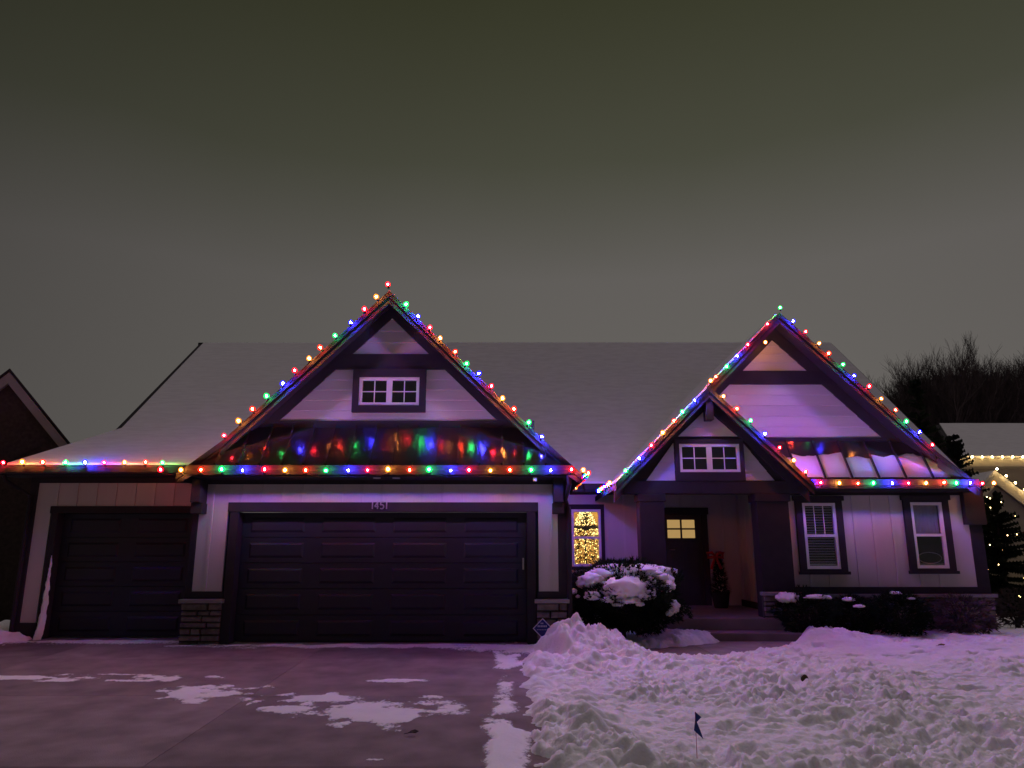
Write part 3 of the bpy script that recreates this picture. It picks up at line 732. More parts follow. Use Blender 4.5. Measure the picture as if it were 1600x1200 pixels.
window('window', px_-ph, px_+ph, pzb, pzt, YP-.03, 2, trim=(.08,.08,.16,.09))
box('ridge_bracket', M['fascia'], house, px_-.07, px_+.07, YPR+.04, YP-.05, UZ(655, YPR), pz_-.16, .006)
# beam, columns
cz = UZ(770, YP); 
box('porch_beam', M['trim'], house, le+.18, pr-.18, YP-.06, YP+.2, cz-.02, s0-.012, .006)
PF = .50                                                      # porch floor level
def column(x0, x1):
    c = box('porch_column', M['trim'], house, x0, x1, YP-.04, YP+.32, .4, cz-.02, .008)
    box('column_capital', M['trim'], c, x0-.03, x1+.03, YP-.075, YP+.35, cz-.16, cz-.021, .006)
column(UX(1000, 830, YP), UX(1039, 830, YP))
cr0, cr1 = UX(1184, 850, YP), UX(1236, 850, YP)
column(cr0+.02, cr1)
stones(cr0, cr1+.02, YP-.045, .18, UZ(930, YP), 13, .08)
# ---- entry wall ------------------------------------------------------------------
ew0, ew1 = UX(893, 840, YM), UX(939, 840, YM); ez0, ez1 = UZ(885, YM), UZ(796, YM)
fd0, fd1 = UX(1041, 870, YM), UX(1099, 870, YM); fz1 = UZ(804, YM); fz0 = PF
WT = 2.95
def ent(x0, x1, z0, z1, first=None): batten_wall(x0, x1, YM, z0, z1, first, .33)
sideX = 5.02
ent(gx1, ew0-.03, .3, WT, 99); ent(ew0-.03, ew1+.03, .3, ez0-.03, 99); ent(ew0-.03, ew1+.03, ez1+.05, WT, 99)
ent(ew1+.03, fd0-.12, .3, WT); ent(fd0-.12, fd1+.12, fz1+.14, WT); ent(fd1+.12, sideX, .3, WT, fd1+.45)
box('wall', M['siding'], house, ew1+.04, sideX, YM+.031, YM+.14, .2, WT)
box('entry_trim', M['trim'], house, fd0-.12, fd0, YM-.05, YM+.03, PF, fz1+.001); box('entry_trim', M['trim'], house, fd1, fd1+.12, YM-.05, YM+.03, PF, fz1+.001)
box('entry_head', M['trim'], house, fd0-.15, fd1+.15, YM-.06, YM+.03, fz1+.002, fz1+.15)
fd = box('front_door', M['frontdoor'], house, fd0+.004, fd1-.004, YM-.01, YM+.03, PF, fz1)
fd['label'] = 'dark front door with four small lit panes'
M['lit'] = emit('lit_frosted_pane', (1.0, .62, .22), .42)
gz0, gz1 = UZ(842, YM), UZ(811, YM); gx_0, gx_1 = UX(1040.5, 825, YM)+.03, UX(1082, 825, YM)+.03
gx_1 = fd1 - .14; gx_0 = fd0 + .03
for i in range(2):
    for j in range(2):
        w_ = (gx_1-gx_0)/2; h_ = (gz1-gz0)/2
        box('door_pane', M['lit'], fd, gx_0+i*w_+.022, gx_0+(i+1)*w_-.022, YM-.016, YM-.0105, gz0+j*h_+.018, gz0+(j+1)*h_-.018)
for (x0_, x1_, z0_, z1_) in ((fd0+.03,fd1-.03,gz1+.02,gz1+.05),(fd0+.01,fd1-.01,gz0-.08,gz0-.01)): box('door_rail', M['frontdoor'], fd, x0_, x1_, YM-.035, YM-.0101, z0_, z1_)
for (x0_, x1_) in ((fd0+.1,(fd0+fd1)/2-.04),((fd0+fd1)/2+.04,fd1-.1)): MB().box(x0_, x1_, YM-.022, YM-.0101, PF+.2, gz0-.16).build('door_panel', M['frontdoor'], fd, bevel=.006)
MB().tube([(fd0+.07,YM-.03,UZ(859,YM)),(fd0+.07,YM-.07,UZ(859,YM)),(fd0+.19,YM-.07,UZ(859,YM))], .011, 6).build('door_handle', M['brass'], fd)
# porch side wall, floor, steps
sw = MB().box(sideX, sideX+.1, YP+.3, YM, .3, WT).build('porch_side_wall', M['siding'], house)
y = YP+.5
while y < YM-.1:
    box('batten', M['siding'], sw, sideX-.018, sideX-.001, y, y+.045, PF, WT-.01); y += .33
box('base_board', M['trim'], house, sideX-.03, sideX-.019, YP+.32, YM-.05, PF, PF+.13)
box('porch_floor', M['porch'], house, UX(1000,975,13.5)-.05, sideX, YP-.15, YM+.02, .1, PF, .012)
box('porch_step', M['porch'], house, UX(1078, 990, 13.2), 4.9, YP-.62, YP-.152, .06, .30, .012)
box('porch_ceiling', M['siding'], house, le+.3, 5.3, YP+.16, YME, 2.86, 2.90)

# entry window with the lit tree behind it
ewin = window('entry_window', ew0, ew1, ez0, ez1, YM-.02, sash=True, cross=False, trim=(.07,.08,.07,.11), lit=True)
room = (gx1+.02, 2.6, YM+.05, YM+2.6, .35, 2.75)
M['room'] = mat('warm_room_wall', (.62,.47,.25), .8, .05, 3)
rm = empty('lit_room', ((room[0]+room[1])/2, YM+1, .35), 'warm lit room behind the narrow entry window', 'room')
box('room_wall', M['room'], rm, room[0], room[1], room[3], room[3]+.05, room[4], room[5])
box('room_wall', M['room'], rm, room[0]-.05, room[0], room[2], room[3], room[4], room[5])
box('room_wall', M['room'], rm, room[1], room[1]+.05, room[2], room[3], room[4], room[5])
box('room_ceiling', M['room'], rm, room[0], room[1], room[2], room[3], room[5], room[5]+.05)
box('room_floor', M['room'], rm, room[0], room[1], room[2], room[3], room[4]-.05, room[4])
lampd = bpy.data.lights.new('room_lamp', 'POINT'); lampd.energy = 95; lampd.color = (1, .70, .24); lampd.shadow_soft_size = .1
lo = bpy.data.objects.new('room_lamp', lampd); col.objects.link(lo); lo.parent = rm; lo.location = Vector((2.2, YM+1.1, 2.5)) - wloc(rm)

ct = empty('christmas_tree', (1.72, YM+.95, .36), 'indoor Christmas tree covered in warm white lights behind the entry window', 'christmas tree')
tm = MB(); rnd = random.Random(4)
TH, TR = 2.45, 1.15
for k in range(900):
    t = rnd.random()**.8; z = .36+.25+t*(TH-.25); r0 = TR*(1-t)*rnd.uniform(.35,1); a = rnd.uniform(0, 6.283)
    c = Vector((1.72+r0*math.cos(a), YM+.95+r0*math.sin(a), z)); d = Vector((math.cos(a), math.sin(a), -.3)).normalized()*.13; s_ = Vector((-math.sin(a), math.cos(a), .2))*.022
    tm.poly([c-d*.4-s_, c+d, c-d*.4+s_])
tm.build('tree_needles', M['needle'], ct, fix=False)
MB().tube([(1.72,YM+.95,.36),(1.72,YM+.95,2.4)], [.05,.01], 6).build('trunk', M['bark'], ct)
M['mini'] = emit('warm_mini_light', (1.0, .72, .22), 7.0)
tm = MB()
def octa(m_, c, r):
    n = len(m_.v); m_.v += [(c[0]+r,c[1],c[2]),(c[0]-r,c[1],c[2]),(c[0],c[1]+r,c[2]),(c[0],c[1]-r,c[2]),(c[0],c[1],c[2]+r*1.4),(c[0],c[1],c[2]-r*1.4)]
    for q in ((0,2,4),(2,1,4),(1,3,4),(3,0,4),(2,0,5),(1,2,5),(3,1,5),(0,3,5)): m_.f.append(tuple(n+i for i in q))
for k in range(800):
    t = rnd.random()**.75*.97; r0 = TR*.80*(1-t)*rnd.uniform(.92,1.06)+.03; a = rnd.uniform(math.pi*1.05, math.pi*1.95)
    octa(tm, (1.72+r0*math.cos(a), YM+.95+r0*math.sin(a), .36+.25+t*(TH-.25)), .0095)
tag(tm.build('mini_lights', M['mini'], ct, fix=False), kind='stuff')

fan = empty('ceiling_fan', ((ew0+ew1)/2+.05, YM+.42, UZ(824,YM+.42)), 'dark ceiling fan crossing the upper pane of the lit entry window', 'ceiling fan')
fc = Vector(fan.location)
MB().lathe([(.03,-.07),(.08,-.05),(.09,0),(.05,.04)], fc, 12).build('fan_hub', M['dark'], fan, True)
MB().tube([fc+Vector((0,0,.03)), Vector((fc.x, fc.y, room[5]))], .012, 6).build('fan_rod', M['dark'], fan)
for a_ in (.15, 2.25, 3.3, 5.0): MB().bar(fc+Vector((math.cos(a_)*.08, math.sin(a_)*.08, 0)), fc+Vector((math.cos(a_)*.42, math.sin(a_)*.42, .02)), .11, .03, up=(0,-.4,.9)).build('fan_blade', M['dark'], fan)

# ---- skirt roof of the right wing, with sliding snow ------------------------------
s_top = UZ(690, YR-.05)
vx0 = px_ + .1
sk = skirt(vx0, RX-.12, YRE, ZRE-.02, vx0, bx+(bz-s_top-.1), YR-.05, s_top, 9)
MB().loft([(pr-.2,YRE-.11,ZRE+.005),(pr-.2,YRE-.09,ZRE+.005),(pr-.2,YRE-.08,ZRE-.06),(pr-.2,YRE-.005,ZRE-.06),(pr-.2,YRE-.005,RGB),(pr-.2,YRE-.07,RGB),(pr-.2,YRE-.115,RGB+.06)],
          [(RX+.1,YRE-.11,ZRE+.005),(RX+.1,YRE-.09,ZRE+.005),(RX+.1,YRE-.08,ZRE-.06),(RX+.1,YRE-.005,ZRE-.06),(RX+.1,YRE-.005,RGB),(RX+.1,YRE-.07,RGB),(RX+.1,YRE-.115,RGB+.06)]).build('gutter', M['trim'], house)
box('soffit', M['trim'], house, pr-.4, RX+.02, YRE, YR+.05, RGB-.03, RGB+.02)
nsk = 9; wsk = (RX-.12-vx0-.1)/nsk
for k in range(1, nsk):
    x0_ = vx0+.05+k*wsk+.012; x1_ = x0_+wsk-.024
    nx, ny = 12, 16; u = np.linspace(0,1,nx); v = np.linspace(0,1,ny); Ug, Vg = np.meshgrid(u, v)
    reach = (.60 + .05*math.sin(k*2.1) + .05*(9-k)/9)
    T = .05 + Vg*(reach-.05)*(1+.18*fbm(Ug*2.2+k*.97, Ug*0+3.3, 3)) 
    Xg = x0_ + (x1_-x0_)*Ug; Yg = YRE+.0+(YR-.05-YRE)*T; Zg = ZRE-.02+(s_top-ZRE+.02)*T
    lim = RX-.16-(Zg-ZRE)*1.0; Xg = np.minimum(Xg, lim)
    th = .026*np.clip(np.sin(np.pi*np.clip(Ug,.01,.99))*4,0,1)**.5*np.sqrt(np.clip(1-Vg**8,0,1))
    tag(grid_mesh('sliding_snow', Xg, Yg-.6*th*0, Zg+.008+th, M['snowsoft'], sk), None)

# ------------------------------------------------------------------ holiday lights
COL = {'r': ((1,.05,.10), .95), 'y': ((1,.50,.13), .85), 'o': ((1,.13,.06), .95), 'g': ((.08,1,.34), .75), 'b': ((.10,.09,1), 3.9)}
EM = 930.0
prof = [(.012,.026),(.029,.034),(.041,.054),(.041,.072),(.028,.096),(.010,.110)]
BULB = {}
for k, (c, s) in COL.items():
    sat = tuple(q**1.9 for q in c)
    g_ = glowglass('bulb_glass_'+{'r':'red','y':'amber','o':'orange','g':'green','b':'blue'}[k], sat, 1.5, tuple(min(1,.35+.65*q) for q in c))
    e_ = emit('bulb_core_'+{'r':'red','y':'amber','o':'orange','g':'green','b':'blue'}[k], c, EM*s)
    sh = MB().lathe(prof, n=10).mesh('bulb', g_, True)
    bm = bmesh.new(); bmesh.ops.create_icosphere(bm, subdivisions=1, radius=.0155); 
    for v in bm.verts: v.co.z = v.co.z*1.2 + .066
    co = bpy.data.meshes.new('lamp_core'); bm.to_mesh(co); bm.free(); co.materials.append(e_)
    BULB[k] = (sh, co)
SOCK = MB().lathe([(.013,-.012),(.017,-.008),(.017,.030),(.012,.034)], n=8).mesh('socket', M['rubber'], True)
def string(label, runs):
    """runs: list of (points, colour letters, up vector); a cord through all sockets and a bulb at each point"""
    allp = [p for pts, c, u in runs for p in pts]
    root = empty('light_string', allp[0], label, 'holiday lights', 'strings of coloured bulbs on the house')
    for pts, cs, u in runs:
        cord = []
        for i, p in enumerate(pts):
            cord.append(Vector(p))
            if i < len(pts)-1: cord.append((Vector(p)+Vector(pts[i+1]))/2 - Vector((0,0,random.uniform(.005,.04))))
        if len(cord) > 1: MB().tube(cord, .005, 5).build('cord', M['rubber'], root)
        for i, p in enumerate(pts):
            c = cs[i % len(cs)]; sh, co = BULB[c]
            q = Vector(u).normalized(); tilt = Vector((random.uniform(-.32,.32), random.uniform(-.28,.2), 0))
            rot = (q+tilt).to_track_quat('Z','Y').to_euler()
            o = link('bulb', sh, root, p); o.rotation_euler = rot; o.scale = [random.uniform(.86,1.12)]*3
            for nm, me in (('socket', SOCK), ('lamp_core', co)):
                ch = bpy.data.objects.new(nm, me); col.objects.link(ch); ch.parent = o
    return root
def lerp(a, b, n, first=True):
    a, b = Vector(a), Vector(b); return [a+(b-a)*(i/(n-1)) for i in range(n)][(0 if first else 1):]
# single garage eave
za = ZLE+.0
P = [Vector((UX(px, 722, YLE-.16), YLE-.16, UZ(722, YLE-.18)-.06)) for px in (8,38,70,102,133,165,196,228,255)]
string('string of nine coloured bulbs along the eave over the single garage door', [(P, 'ryogbryog', (0,-.35,1))])
# garage eave
P = [Vector((UX(px, 734, YS-.17), YS-.17, UZ(734, YS-.2)-.06)) for px in (254,283,314,347,380,413,445,478,511,544,575,607,639,671,703,734,766,797,828,860,891,910)]
string('straight string of coloured bulbs along the gutter above the double garage door', [(P, 'ryogbryogbryogbryogbry', (0,-.35,1))])
# garage gable
def rake_pts(apx, apz, y, s, sl, pxs):
    out = []
    for px in pxs:
        # x along the rake such that it projects to this column
        lo_, hi_ = 0.0, 6.0
        for _ in range(40):
            m_ = (lo_+hi_)/2; X_ = apx+s*m_; Z_ = apz-sl*m_+.03
            d_ = y*math.cos(PITCH)+(Z_-CAMH)*math.sin(PITCH); q = 800+FPX*X_/d_
            if (q-px)*s < 0: lo_ = m_
            else: hi_ = m_
        out.append(Vector((apx+s*lo_+random.uniform(-.012,.012), y, apz-sl*lo_-.05+random.uniform(-.012,.012))))
    return out
L = rake_pts(ax, az, YGR-.10, -1, SL, (592,571,549,527,505,485,463,442,420,398,375,352))
Rr = rake_pts(ax, az, YGR-.10, 1, SL, (632,651,670,688,708,727,745,765,785,803,824,845))
string('string of coloured bulbs up and over the big left gable, red at its peak', [(L, 'yrbgoyrbgoyr', (-.35,-.1,1)), ([Vector((ax,YGR-.10,az+.02))], 'r', (0,0,1)), (Rr, 'gbryogbryogb', (.35,-.1,1))])
# side eaves running back into the valley between garage and porch
gex = ax+XE+.10; gez = az-SL*XE-.06
P = [Vector((gex+.03, YS+.12+i*.32, gez)) for i in range(9)]
string('string of bulbs running back along the garage side eave into the valley', [(P, 'ogbroyoryr', (.6,0,.8))])
pex = px_-(pz_-PE)
P = [Vector((pex-.08, YPR+.05+i*.32, PE-.05)) for i in range(6)]
string('string of bulbs running back along the left porch eave into the valley', [(P, 'yobrgbry', (-.6,0,.8))])
# right gable and porch
Rr = rake_pts(bx, bz, YRR-.10, 1, SR, (1237,1257,1276,1295,1314,1334,1355,1374,1395,1415,1435,1456))
Lr = rake_pts(bx, bz, YRR-.10, -1, SR, (1200,1170,1153,1136,1121))
string('string of coloured bulbs over the right gable, green at its peak', [(Lr, 'rrbgo', (-.35,-.1,1)), ([Vector((UX(1195,530,YRR+.09), YRR+.09, UZ(530,YRR+.09)))], 'y', (0,.1,-1)), ([Vector((bx,YRR-.10,bz+.02))], 'g', (0,0,1)), (Rr, 'bryogbryogbr', (.35,-.1,1))])
Lp = rake_pts(px_, pz_, YPR-.10, -1, SR, (1088,1070,1055,1037,1018,999,980))
Rp = rake_pts(px_, pz_, YPR-.10, 1, SR, (1129,1150,1171,1194,1215,1238,1258))
string('string of coloured bulbs on the small porch gable, amber at its peak', [(Lp, 'bgoyrbg', (-.35,-.1,1)), ([Vector((px_,YPR-.10,pz_+.02))], 'y', (0,0,1)), (Rp, 'yogbryo', (.35,-.1,1))])
P = [Vector((UX(px, 750, YRE-.17), YRE-.17, UZ(753, YRE-.2)-.075)) for px in (1268,1283,1309,1338,1365,1393,1419,1445,1472,1493,1513,1533,1553)]
string('string of coloured bulbs along the snowy gutter of the right wing', [(P, 'bryogbryogbry', (0,-.35,1))])

# ------------------------------------------------------------------ small things on the porch, walls and lawn
cam_b = empty('security_camera', (UX(836,750,YG-.5), YG-.5, ZGB-.1), 'small pale dome camera under the garage soffit', 'camera')
MB().lathe([(.030,0),(.034,.03),(.034,.06)], (UX(836,750,YG-.5), YG-.5, ZGB-.09), 12).build('camera_dome', M['white'], cam_b, True)
MB().lathe([(.018,-.008),(.022,0)], (UX(836,750,YG-.5), YG-.5, ZGB-.09), 12).build('camera_lens', M['dark'], cam_b, True)

# topiary with a red bow beside the door
tx, ty = UX(1124, 900, 15.9), 15.9
tp = empty('potted_evergreen', (tx, ty, PF), 'slim potted evergreen with a red bow beside the front door', 'potted plant')
MB().lathe([(.13,0),(.15,.05),(.19,.30),(.20,.32),(.17,.32)], (tx,ty,PF), 14).build('pot', M['dark'], tp, True)
tm = MB()
for k in range(1500):
    t = rnd.random(); z = PF+.28+t*.85; r0 = .21*(1-t)**.7*rnd.uniform(.5,1.05)+.02; a = rnd.uniform(0,6.283)
    c = Vector((tx+r0*math.cos(a), ty+r0*math.sin(a), z)); d = Vector((math.cos(a),math.sin(a),.5)).normalized()*.06; s_ = Vector((-math.sin(a),math.cos(a),0))*.014
    tm.poly([c-d*.4-s_, c+d, c-d*.4+s_])
tm.build('foliage', M['needle'], tp, fix=False)
M['red'] = mat('red_ribbon', (.35,.01,.02), .55, .1, 8)
bw = MB(); bc = Vector((tx-.12, ty-.24, PF+1.05))
for s in (-1,1):
    bw.tube([bc, bc+Vector((s*.08,-.02,.07)), bc+Vector((s*.16,0,.06)), bc+Vector((s*.15,0,-.03)), bc+Vector((s*.06,-.01,-.02)), bc], [.015,.035,.045,.04,.03,.015], 6)
    bw.tube([bc, bc+Vector((s*.05,0,-.12)), bc+Vector((s*.10,0,-.26))], [.015,.028,.03], 5)
bw.build('bow', M['red'], tp, True)
lx_, ly_ = sideX-.16, 14.75
ln = empty('lantern', (lx_, ly_, PF), 'little dark red lantern on the porch floor by the side wall', 'lantern')
MB().lathe([(.05,0),(.055,.01),(.045,.02),(.05,.14),(.035,.17)], (lx_,ly_,PF), 8).build('lantern_body', M['red'], ln, True)
MB().tube([(lx_-.04,ly_,PF+.17),(lx_-.03,ly_,PF+.24),(lx_+.03,ly_,PF+.24),(lx_+.04,ly_,PF+.17)], .005, 5).build('lantern_handle', M['brass'], ln)

# yard sign
M['blue'] = mat('sign_blue', (.02,.03,.20), .4, .05, 6); M['signw'] = mat('sign_white', (.6,.62,.7), .5, .05, 6)
sgx, sgy = UX(848, 980, 11.62), 11.62; sgz = UZ(982, sgy); sr = .15
sg = empty('security_sign', (sgx, sgy, .2), 'blue diamond security sign in front of the stone by the garage', 'sign')
MB().prism([(sgx-sr,sgz),(sgx,sgz-sr),(sgx+sr,sgz),(sgx,sgz+sr)], sgy, sgy+.008).build('sign_border', M['signw'], sg)
q = sr-.018; MB().prism([(sgx-q,sgz),(sgx,sgz-q),(sgx+q,sgz),(sgx,sgz+q)], sgy-.003, sgy-.0005).build('sign_face', M['blue'], sg)
for (zz, w_, h_) in ((.065,.03,.018),(.02,.075,.026),(-.022,.085,.009)):
    n_ = int(w_*2/.024)
    for k in range(n_):
        xk = sgx-w_+k*.024; box('sign_lettering', M['signw'], sg, xk, xk+.014, sgy-.005, sgy-.0032, sgz+zz, sgz+zz+h_)
MB().tube([(sgx,sgy+.014,.1),(sgx,sgy+.014,sgz+.1)], .008, 6).build('sign_stake', M['brass'], sg)

# marker flag in the foreground snow
a = gy(1088, 1165, .12); fx, fy = a; fz = lawn_at(fx, fy)
fl = empty('marker_flag', (fx, fy, fz), 'small blue marker flag on a wire in the foreground snow', 'flag')
top = UZ(1112, fy)
MB().tube([(fx,fy,fz-.1),(fx+.004,fy,top)], .0022, 5).build('flag_wire', M['red'], fl)
M['flag'] = mat('flag_blue', (.01,.035,.16), .5, .1, 20)
fm = MB(); k_ = (top-fz)
fm.loft([(fx+.004,fy,top),(fx+.045,fy-.03,top-.035),(fx+.012,fy-.01,top-.075),(fx+.03,fy-.03,top-.13),(fx+.055,fy-.02,top-.20),(fx-.012,fy,top-.14),(fx,fy,top-.07)],
        [(fx+.004,fy+.003,top),(fx+.045,fy-.027,top-.035),(fx+.012,fy-.007,top-.075),(fx+.03,fy-.027,top-.13),(fx+.055,fy-.017,top-.20),(fx-.012,fy+.003,top-.14),(fx,fy+.003,top-.07)])
fm.build('flag_cloth', M['flag'], fl)
# ball and leaves
M['ball'] = mat('old_ball', (.05,.035,.01), .9, .2, 30)
a = gy(1256, 1050, .22); bz_ = lawn_at(*a)
bm = bmesh.new(); bmesh.ops.create_icosphere(bm, subdivisions=3, radius=.045); me = bpy.data.meshes.new('ball'); bm.to_mesh(me); bm.free(); me.materials.append(M['ball'])
me.polygons.foreach_set('use_smooth', [True]*len(me.polygons))
ball = empty('ball', (a[0], a[1], bz_), 'dark brown ball lying on the trodden snow lawn', 'ball')
link('ball_skin', me, ball, (a[0], a[1], bz_+.045))
rg = MB().tube([(a[0]+.0455*math.cos(t), a[1]+.012*math.sin(2*t), bz_+.045+.0445*math.sin(t)) for t in [i*math.pi/10 for i in range(21)]], .003, 5); rg.build('ball_seam', M['white'], ball)
M['leaf'] = mat('dead_leaf', (.10,.05,.02), .9, .2, 30); M['leafd'] = mat('dark_leaf', (.03,.02,.015), .9, .2, 30)
def leaf(label, px, py, z, m_, s=.06):
    a = gy(px, py, z); zz = (lawn_at(*a) if z is not None else float(drive_z(a[1])))+.02
    root = empty('dead_leaf', (a[0], a[1], zz-.02), label, 'leaf')
    bl = MB(); bl.loft([(a[0]-s,a[1],zz),(a[0]-s*.3,a[1]-s*.5,zz+.012),(a[0]+s*.5,a[1]-s*.3,zz+.006),(a[0]+s,a[1],zz+.018),(a[0]+s*.3,a[1]+s*.5,zz+.026),(a[0]-s*.4,a[1]+s*.45,zz+.016)],
        [(a[0]-s,a[1],zz+.004),(a[0]-s*.3,a[1]-s*.5,zz+.016),(a[0]+s*.5,a[1]-s*.3,zz+.010),(a[0]+s,a[1],zz+.022),(a[0]+s*.3,a[1]+s*.5,zz+.030),(a[0]-s*.4,a[1]+s*.45,zz+.020)])
    bl.build('leaf_blade', m_, root); MB().tube([(a[0]-s*1.5,a[1]-.01,zz),(a[0]-s*.9,a[1],zz+.004)], .003, 4).build('leaf_stem', m_, root)
leaf('dark dead leaf on the near tip of the largest drive snow patch', 645, 1150, None, M['leafd'], .05)
leaf('tan dead leaf on the snow before the right-hand shrubs', 1471, 1010, .22, M['leaf'], .06)

# snow stuck along the single garage door's left edge
n1, n2 = 90, 9; T, A = np.meshgrid(np.linspace(0,1,n2), np.linspace(0,1,n1))
hgt = UZ(868, YL-.05)-Z0
cxs = ldx0 - .02 + .10*(1-A)*0; wdt = .012 + .13*(1-A)**.8
Xg = ldx0-.03+.02*A + (T-.4)*wdt + .012*vnoise(A*18, T*4+3); Zg = Z0-.05 + A*(hgt+.05) + 0*T
Yg = YL-.03 - (.07*(1-A)+.012)*np.sin(np.pi*np.clip(T,.01,.99)) - .012*np.abs(vnoise(A*26, T*5)) - .10*(1-A)**6
tag(grid_mesh('snow_streak', Xg, Yg, Zg, M['snowsoft']), 'tapering streak of snow clinging to the single garage door jamb', 'snow')
xx = np.arange(-11.5, -7.3, .03); yy = np.arange(11.5, 14.5, .04); X, Y = np.meshgrid(xx, yy)
edge = sstep(-7.55, -8.05, X+.2*fbm(X*3,Y*3,3)); 
tag(grid_mesh('snow_bank', X, Y, Z0-.12 + edge*(.17 + .10*np.abs(fbm(X*4,Y*4,3))*1.6), M['snow']), 'low lumpy snow bank at the far left beside the single garage', 'snow bank')

# ------------------------------------------------------------------ shrubs
def shrub(name, cx, cy, z0, rx_, rz_, n, label, seed, leafs=.055, group=None, stem=.12, mat_=None, ry_=None):
    rnd = random.Random(seed); ry_ = ry_ or rx_
    root = empty(name, (cx, cy, z0), label, 'shrub', group)
    cz_ = z0 + stem + rz_
    tw = MB()
    for k in range(16):
        a = rnd.uniform(0,6.283); e_ = rnd.uniform(.1,1.2); d = Vector((math.cos(a)*math.cos(e_)*rx_, math.sin(a)*math.cos(e_)*ry_, math.sin(e_)*rz_*1.2))
        tw.tube([(cx,cy,z0+stem*.6), Vector((cx,cy,cz_-rz_*.3))+d*.45, Vector((cx,cy,cz_-rz_*.2))+d*.9], [.018,.010,.004], 5)
    tw.tube([(cx,cy,z0-.1),(cx,cy,z0+stem+rz_*.5)], [.06,.04], 7)
    tw.build('branches', M['bark'], root)
    m_ = MB()
    for k in range(n):
        while True:
            p = Vector((rnd.uniform(-1,1), rnd.uniform(-1,1), rnd.uniform(-1,1)))
            if .35 < p.length < 1: break
        p = p.normalized()*(p.length**.45)
        bump_ = 1 + .16*math.sin(p.x*7+seed)*math.sin(p.z*6+1)+.10*math.sin(p.y*9+p.x*5)
        c = Vector((cx+p.x*rx_*bump_, cy+p.y*ry_*bump_, cz_+p.z*rz_*bump_))
        for j in range(4):
            d = (p + Vector((rnd.uniform(-.8,.8), rnd.uniform(-.8,.8), rnd.uniform(-.5,.9)))).normalized(); s_ = d.orthogonal().normalized()*leafs*.16
            m_.poly([c-s_, c+d*leafs*rnd.uniform(.7,1.4), c+s_])
    m_.build('foliage', mat_ or M['needle'], root, fix=False)
    return root, cz_
from mathutils import noise as mnoise
def clump(root, c, w, d, h, seed):
    """one soft lump of snow: rounded above, ragged and flat below"""
    bm = bmesh.new(); bmesh.ops.create_icosphere(bm, subdivisions=4, radius=1.0)
    for v in bm.verts:
        p = v.co.copy(); q = p*1.7 + Vector((seed*3.1, seed*1.7, seed))
        r = 1 + .34*mnoise.noise(q) + .16*mnoise.noise(q*2.6) + .07*mnoise.noise(q*6)
        z = p.z*(1 if p.z > 0 else .65)
        v.co = Vector((p.x*r*w, p.y*r*d, z*r*h))
        if p.z < .2: v.co.z -= .30*h*abs(mnoise.noise(Vector((p.x*5+seed, p.y*5, 0))))*2
    me = bpy.data.meshes.new('snow_clump'); bm.to_mesh(me); bm.free(); me.materials.append(M['snowsoft'])
    me.polygons.foreach_set('use_smooth', [True]*len(me.polygons))
    return link('snow_clump', me, root, c)
def snow_cap(root, cx, cy, cz_, rx_, ry_, rz_, seed, blobs):
    for (ox, oy, w, d, h) in blobs:
        z = cz_ + rz_*math.sqrt(max(0, 1-(ox/rx_)**2-(oy/ry_)**2)); seed += 3
        clump(root, (cx+ox, cy+oy, z), w, d, h, seed)
bxs, bys = UX(972, 940, 12.75), 12.75
rt, bcz = shrub('globe_shrub', bxs, bys, .18, .96, .56, 7500, 'round dark evergreen heaped with snow in front of the porch', 5, .075, stem=.18)
for k, (px, py, w, h, yo) in enumerate(((985,895,.42,.13,-.34),(958,898,.34,.16,-.28),(1000,901,.50,.18,-.12),(1033,911,.20,.14,-.42),(926,910,.22,.15,-.45),(975,921,.36,.21,-.66),(990,912,.30,.15,-.45),(1003,926,.16,.10,-.74),(926,931,.15,.09,-.74),
        (950,937,.13,.06,-.80),(983,938,.20,.06,-.82),(1018,928,.10,.09,-.70),(1042,920,.08,.07,-.55),(1052,948,.11,.12,-.50),(1046,958,.07,.06,-.5),(897,924,.05,.05,-.45),(903,932,.04,.03,-.5),(965,945,.10,.03,-.84),(1000,944,.08,.04,-.84))):
    yk = bys+yo; x_, z_ = U(px, py, yk); clump(rt, (x_, yk, z_), w*(1.08 if k < 7 else .85), min(w, .36), h*(1.05 if k < 7 else .85), 40+k)
for (px, py, rx_, rz_, n, sd, lab, caps) in (
    (1262, 985, .47, .40, 2400, 21, 'dark rounded shrub nearest the porch with a snow lump on its left', [(-.34,-.1,.17,.18,.10),(.10,-.3,.20,.07,.04),(.28,-.2,.10,.07,.03)]),
    (1335, 984, .34, .34, 1500, 22, 'second dark shrub under the blinds window', [(-.1,-.1,.10,.10,.04),(.0,-.28,.09,.06,.03)]),
    (1409, 992, .48, .38, 2400, 23, 'third and widest dark shrub, between the two wing windows', [(-.05,-.05,.09,.09,.03),(.08,-.3,.06,.05,.02)])):
    yy_ = 13.3; x_ = UX(px, py, yy_); r2, c2 = shrub('foundation_shrub', x_, yy_, .14, rx_, rz_, n, lab, sd, .06, 'shrubs along the right wing', .06)
    snow_cap(r2, x_, yy_, c2-.02, rx_*1.05, rx_*1.05, rz_, sd, caps)
x_ = UX(1505, 985, 13.6)
shrub('twiggy_shrub', x_, 13.6, .14, .48, .34, 500, 'thin bare twiggy shrub at the right corner of the house', 31, .10, 'shrubs along the right wing', .04, M['twig'])
x_ = UX(1592, 985, 15.0)
shrub('twiggy_shrub', x_, 15.0, .18, .38, .34, 420, 'small bare shrub in the side yard at the right edge', 32, .10, None, .04, M['twig'])

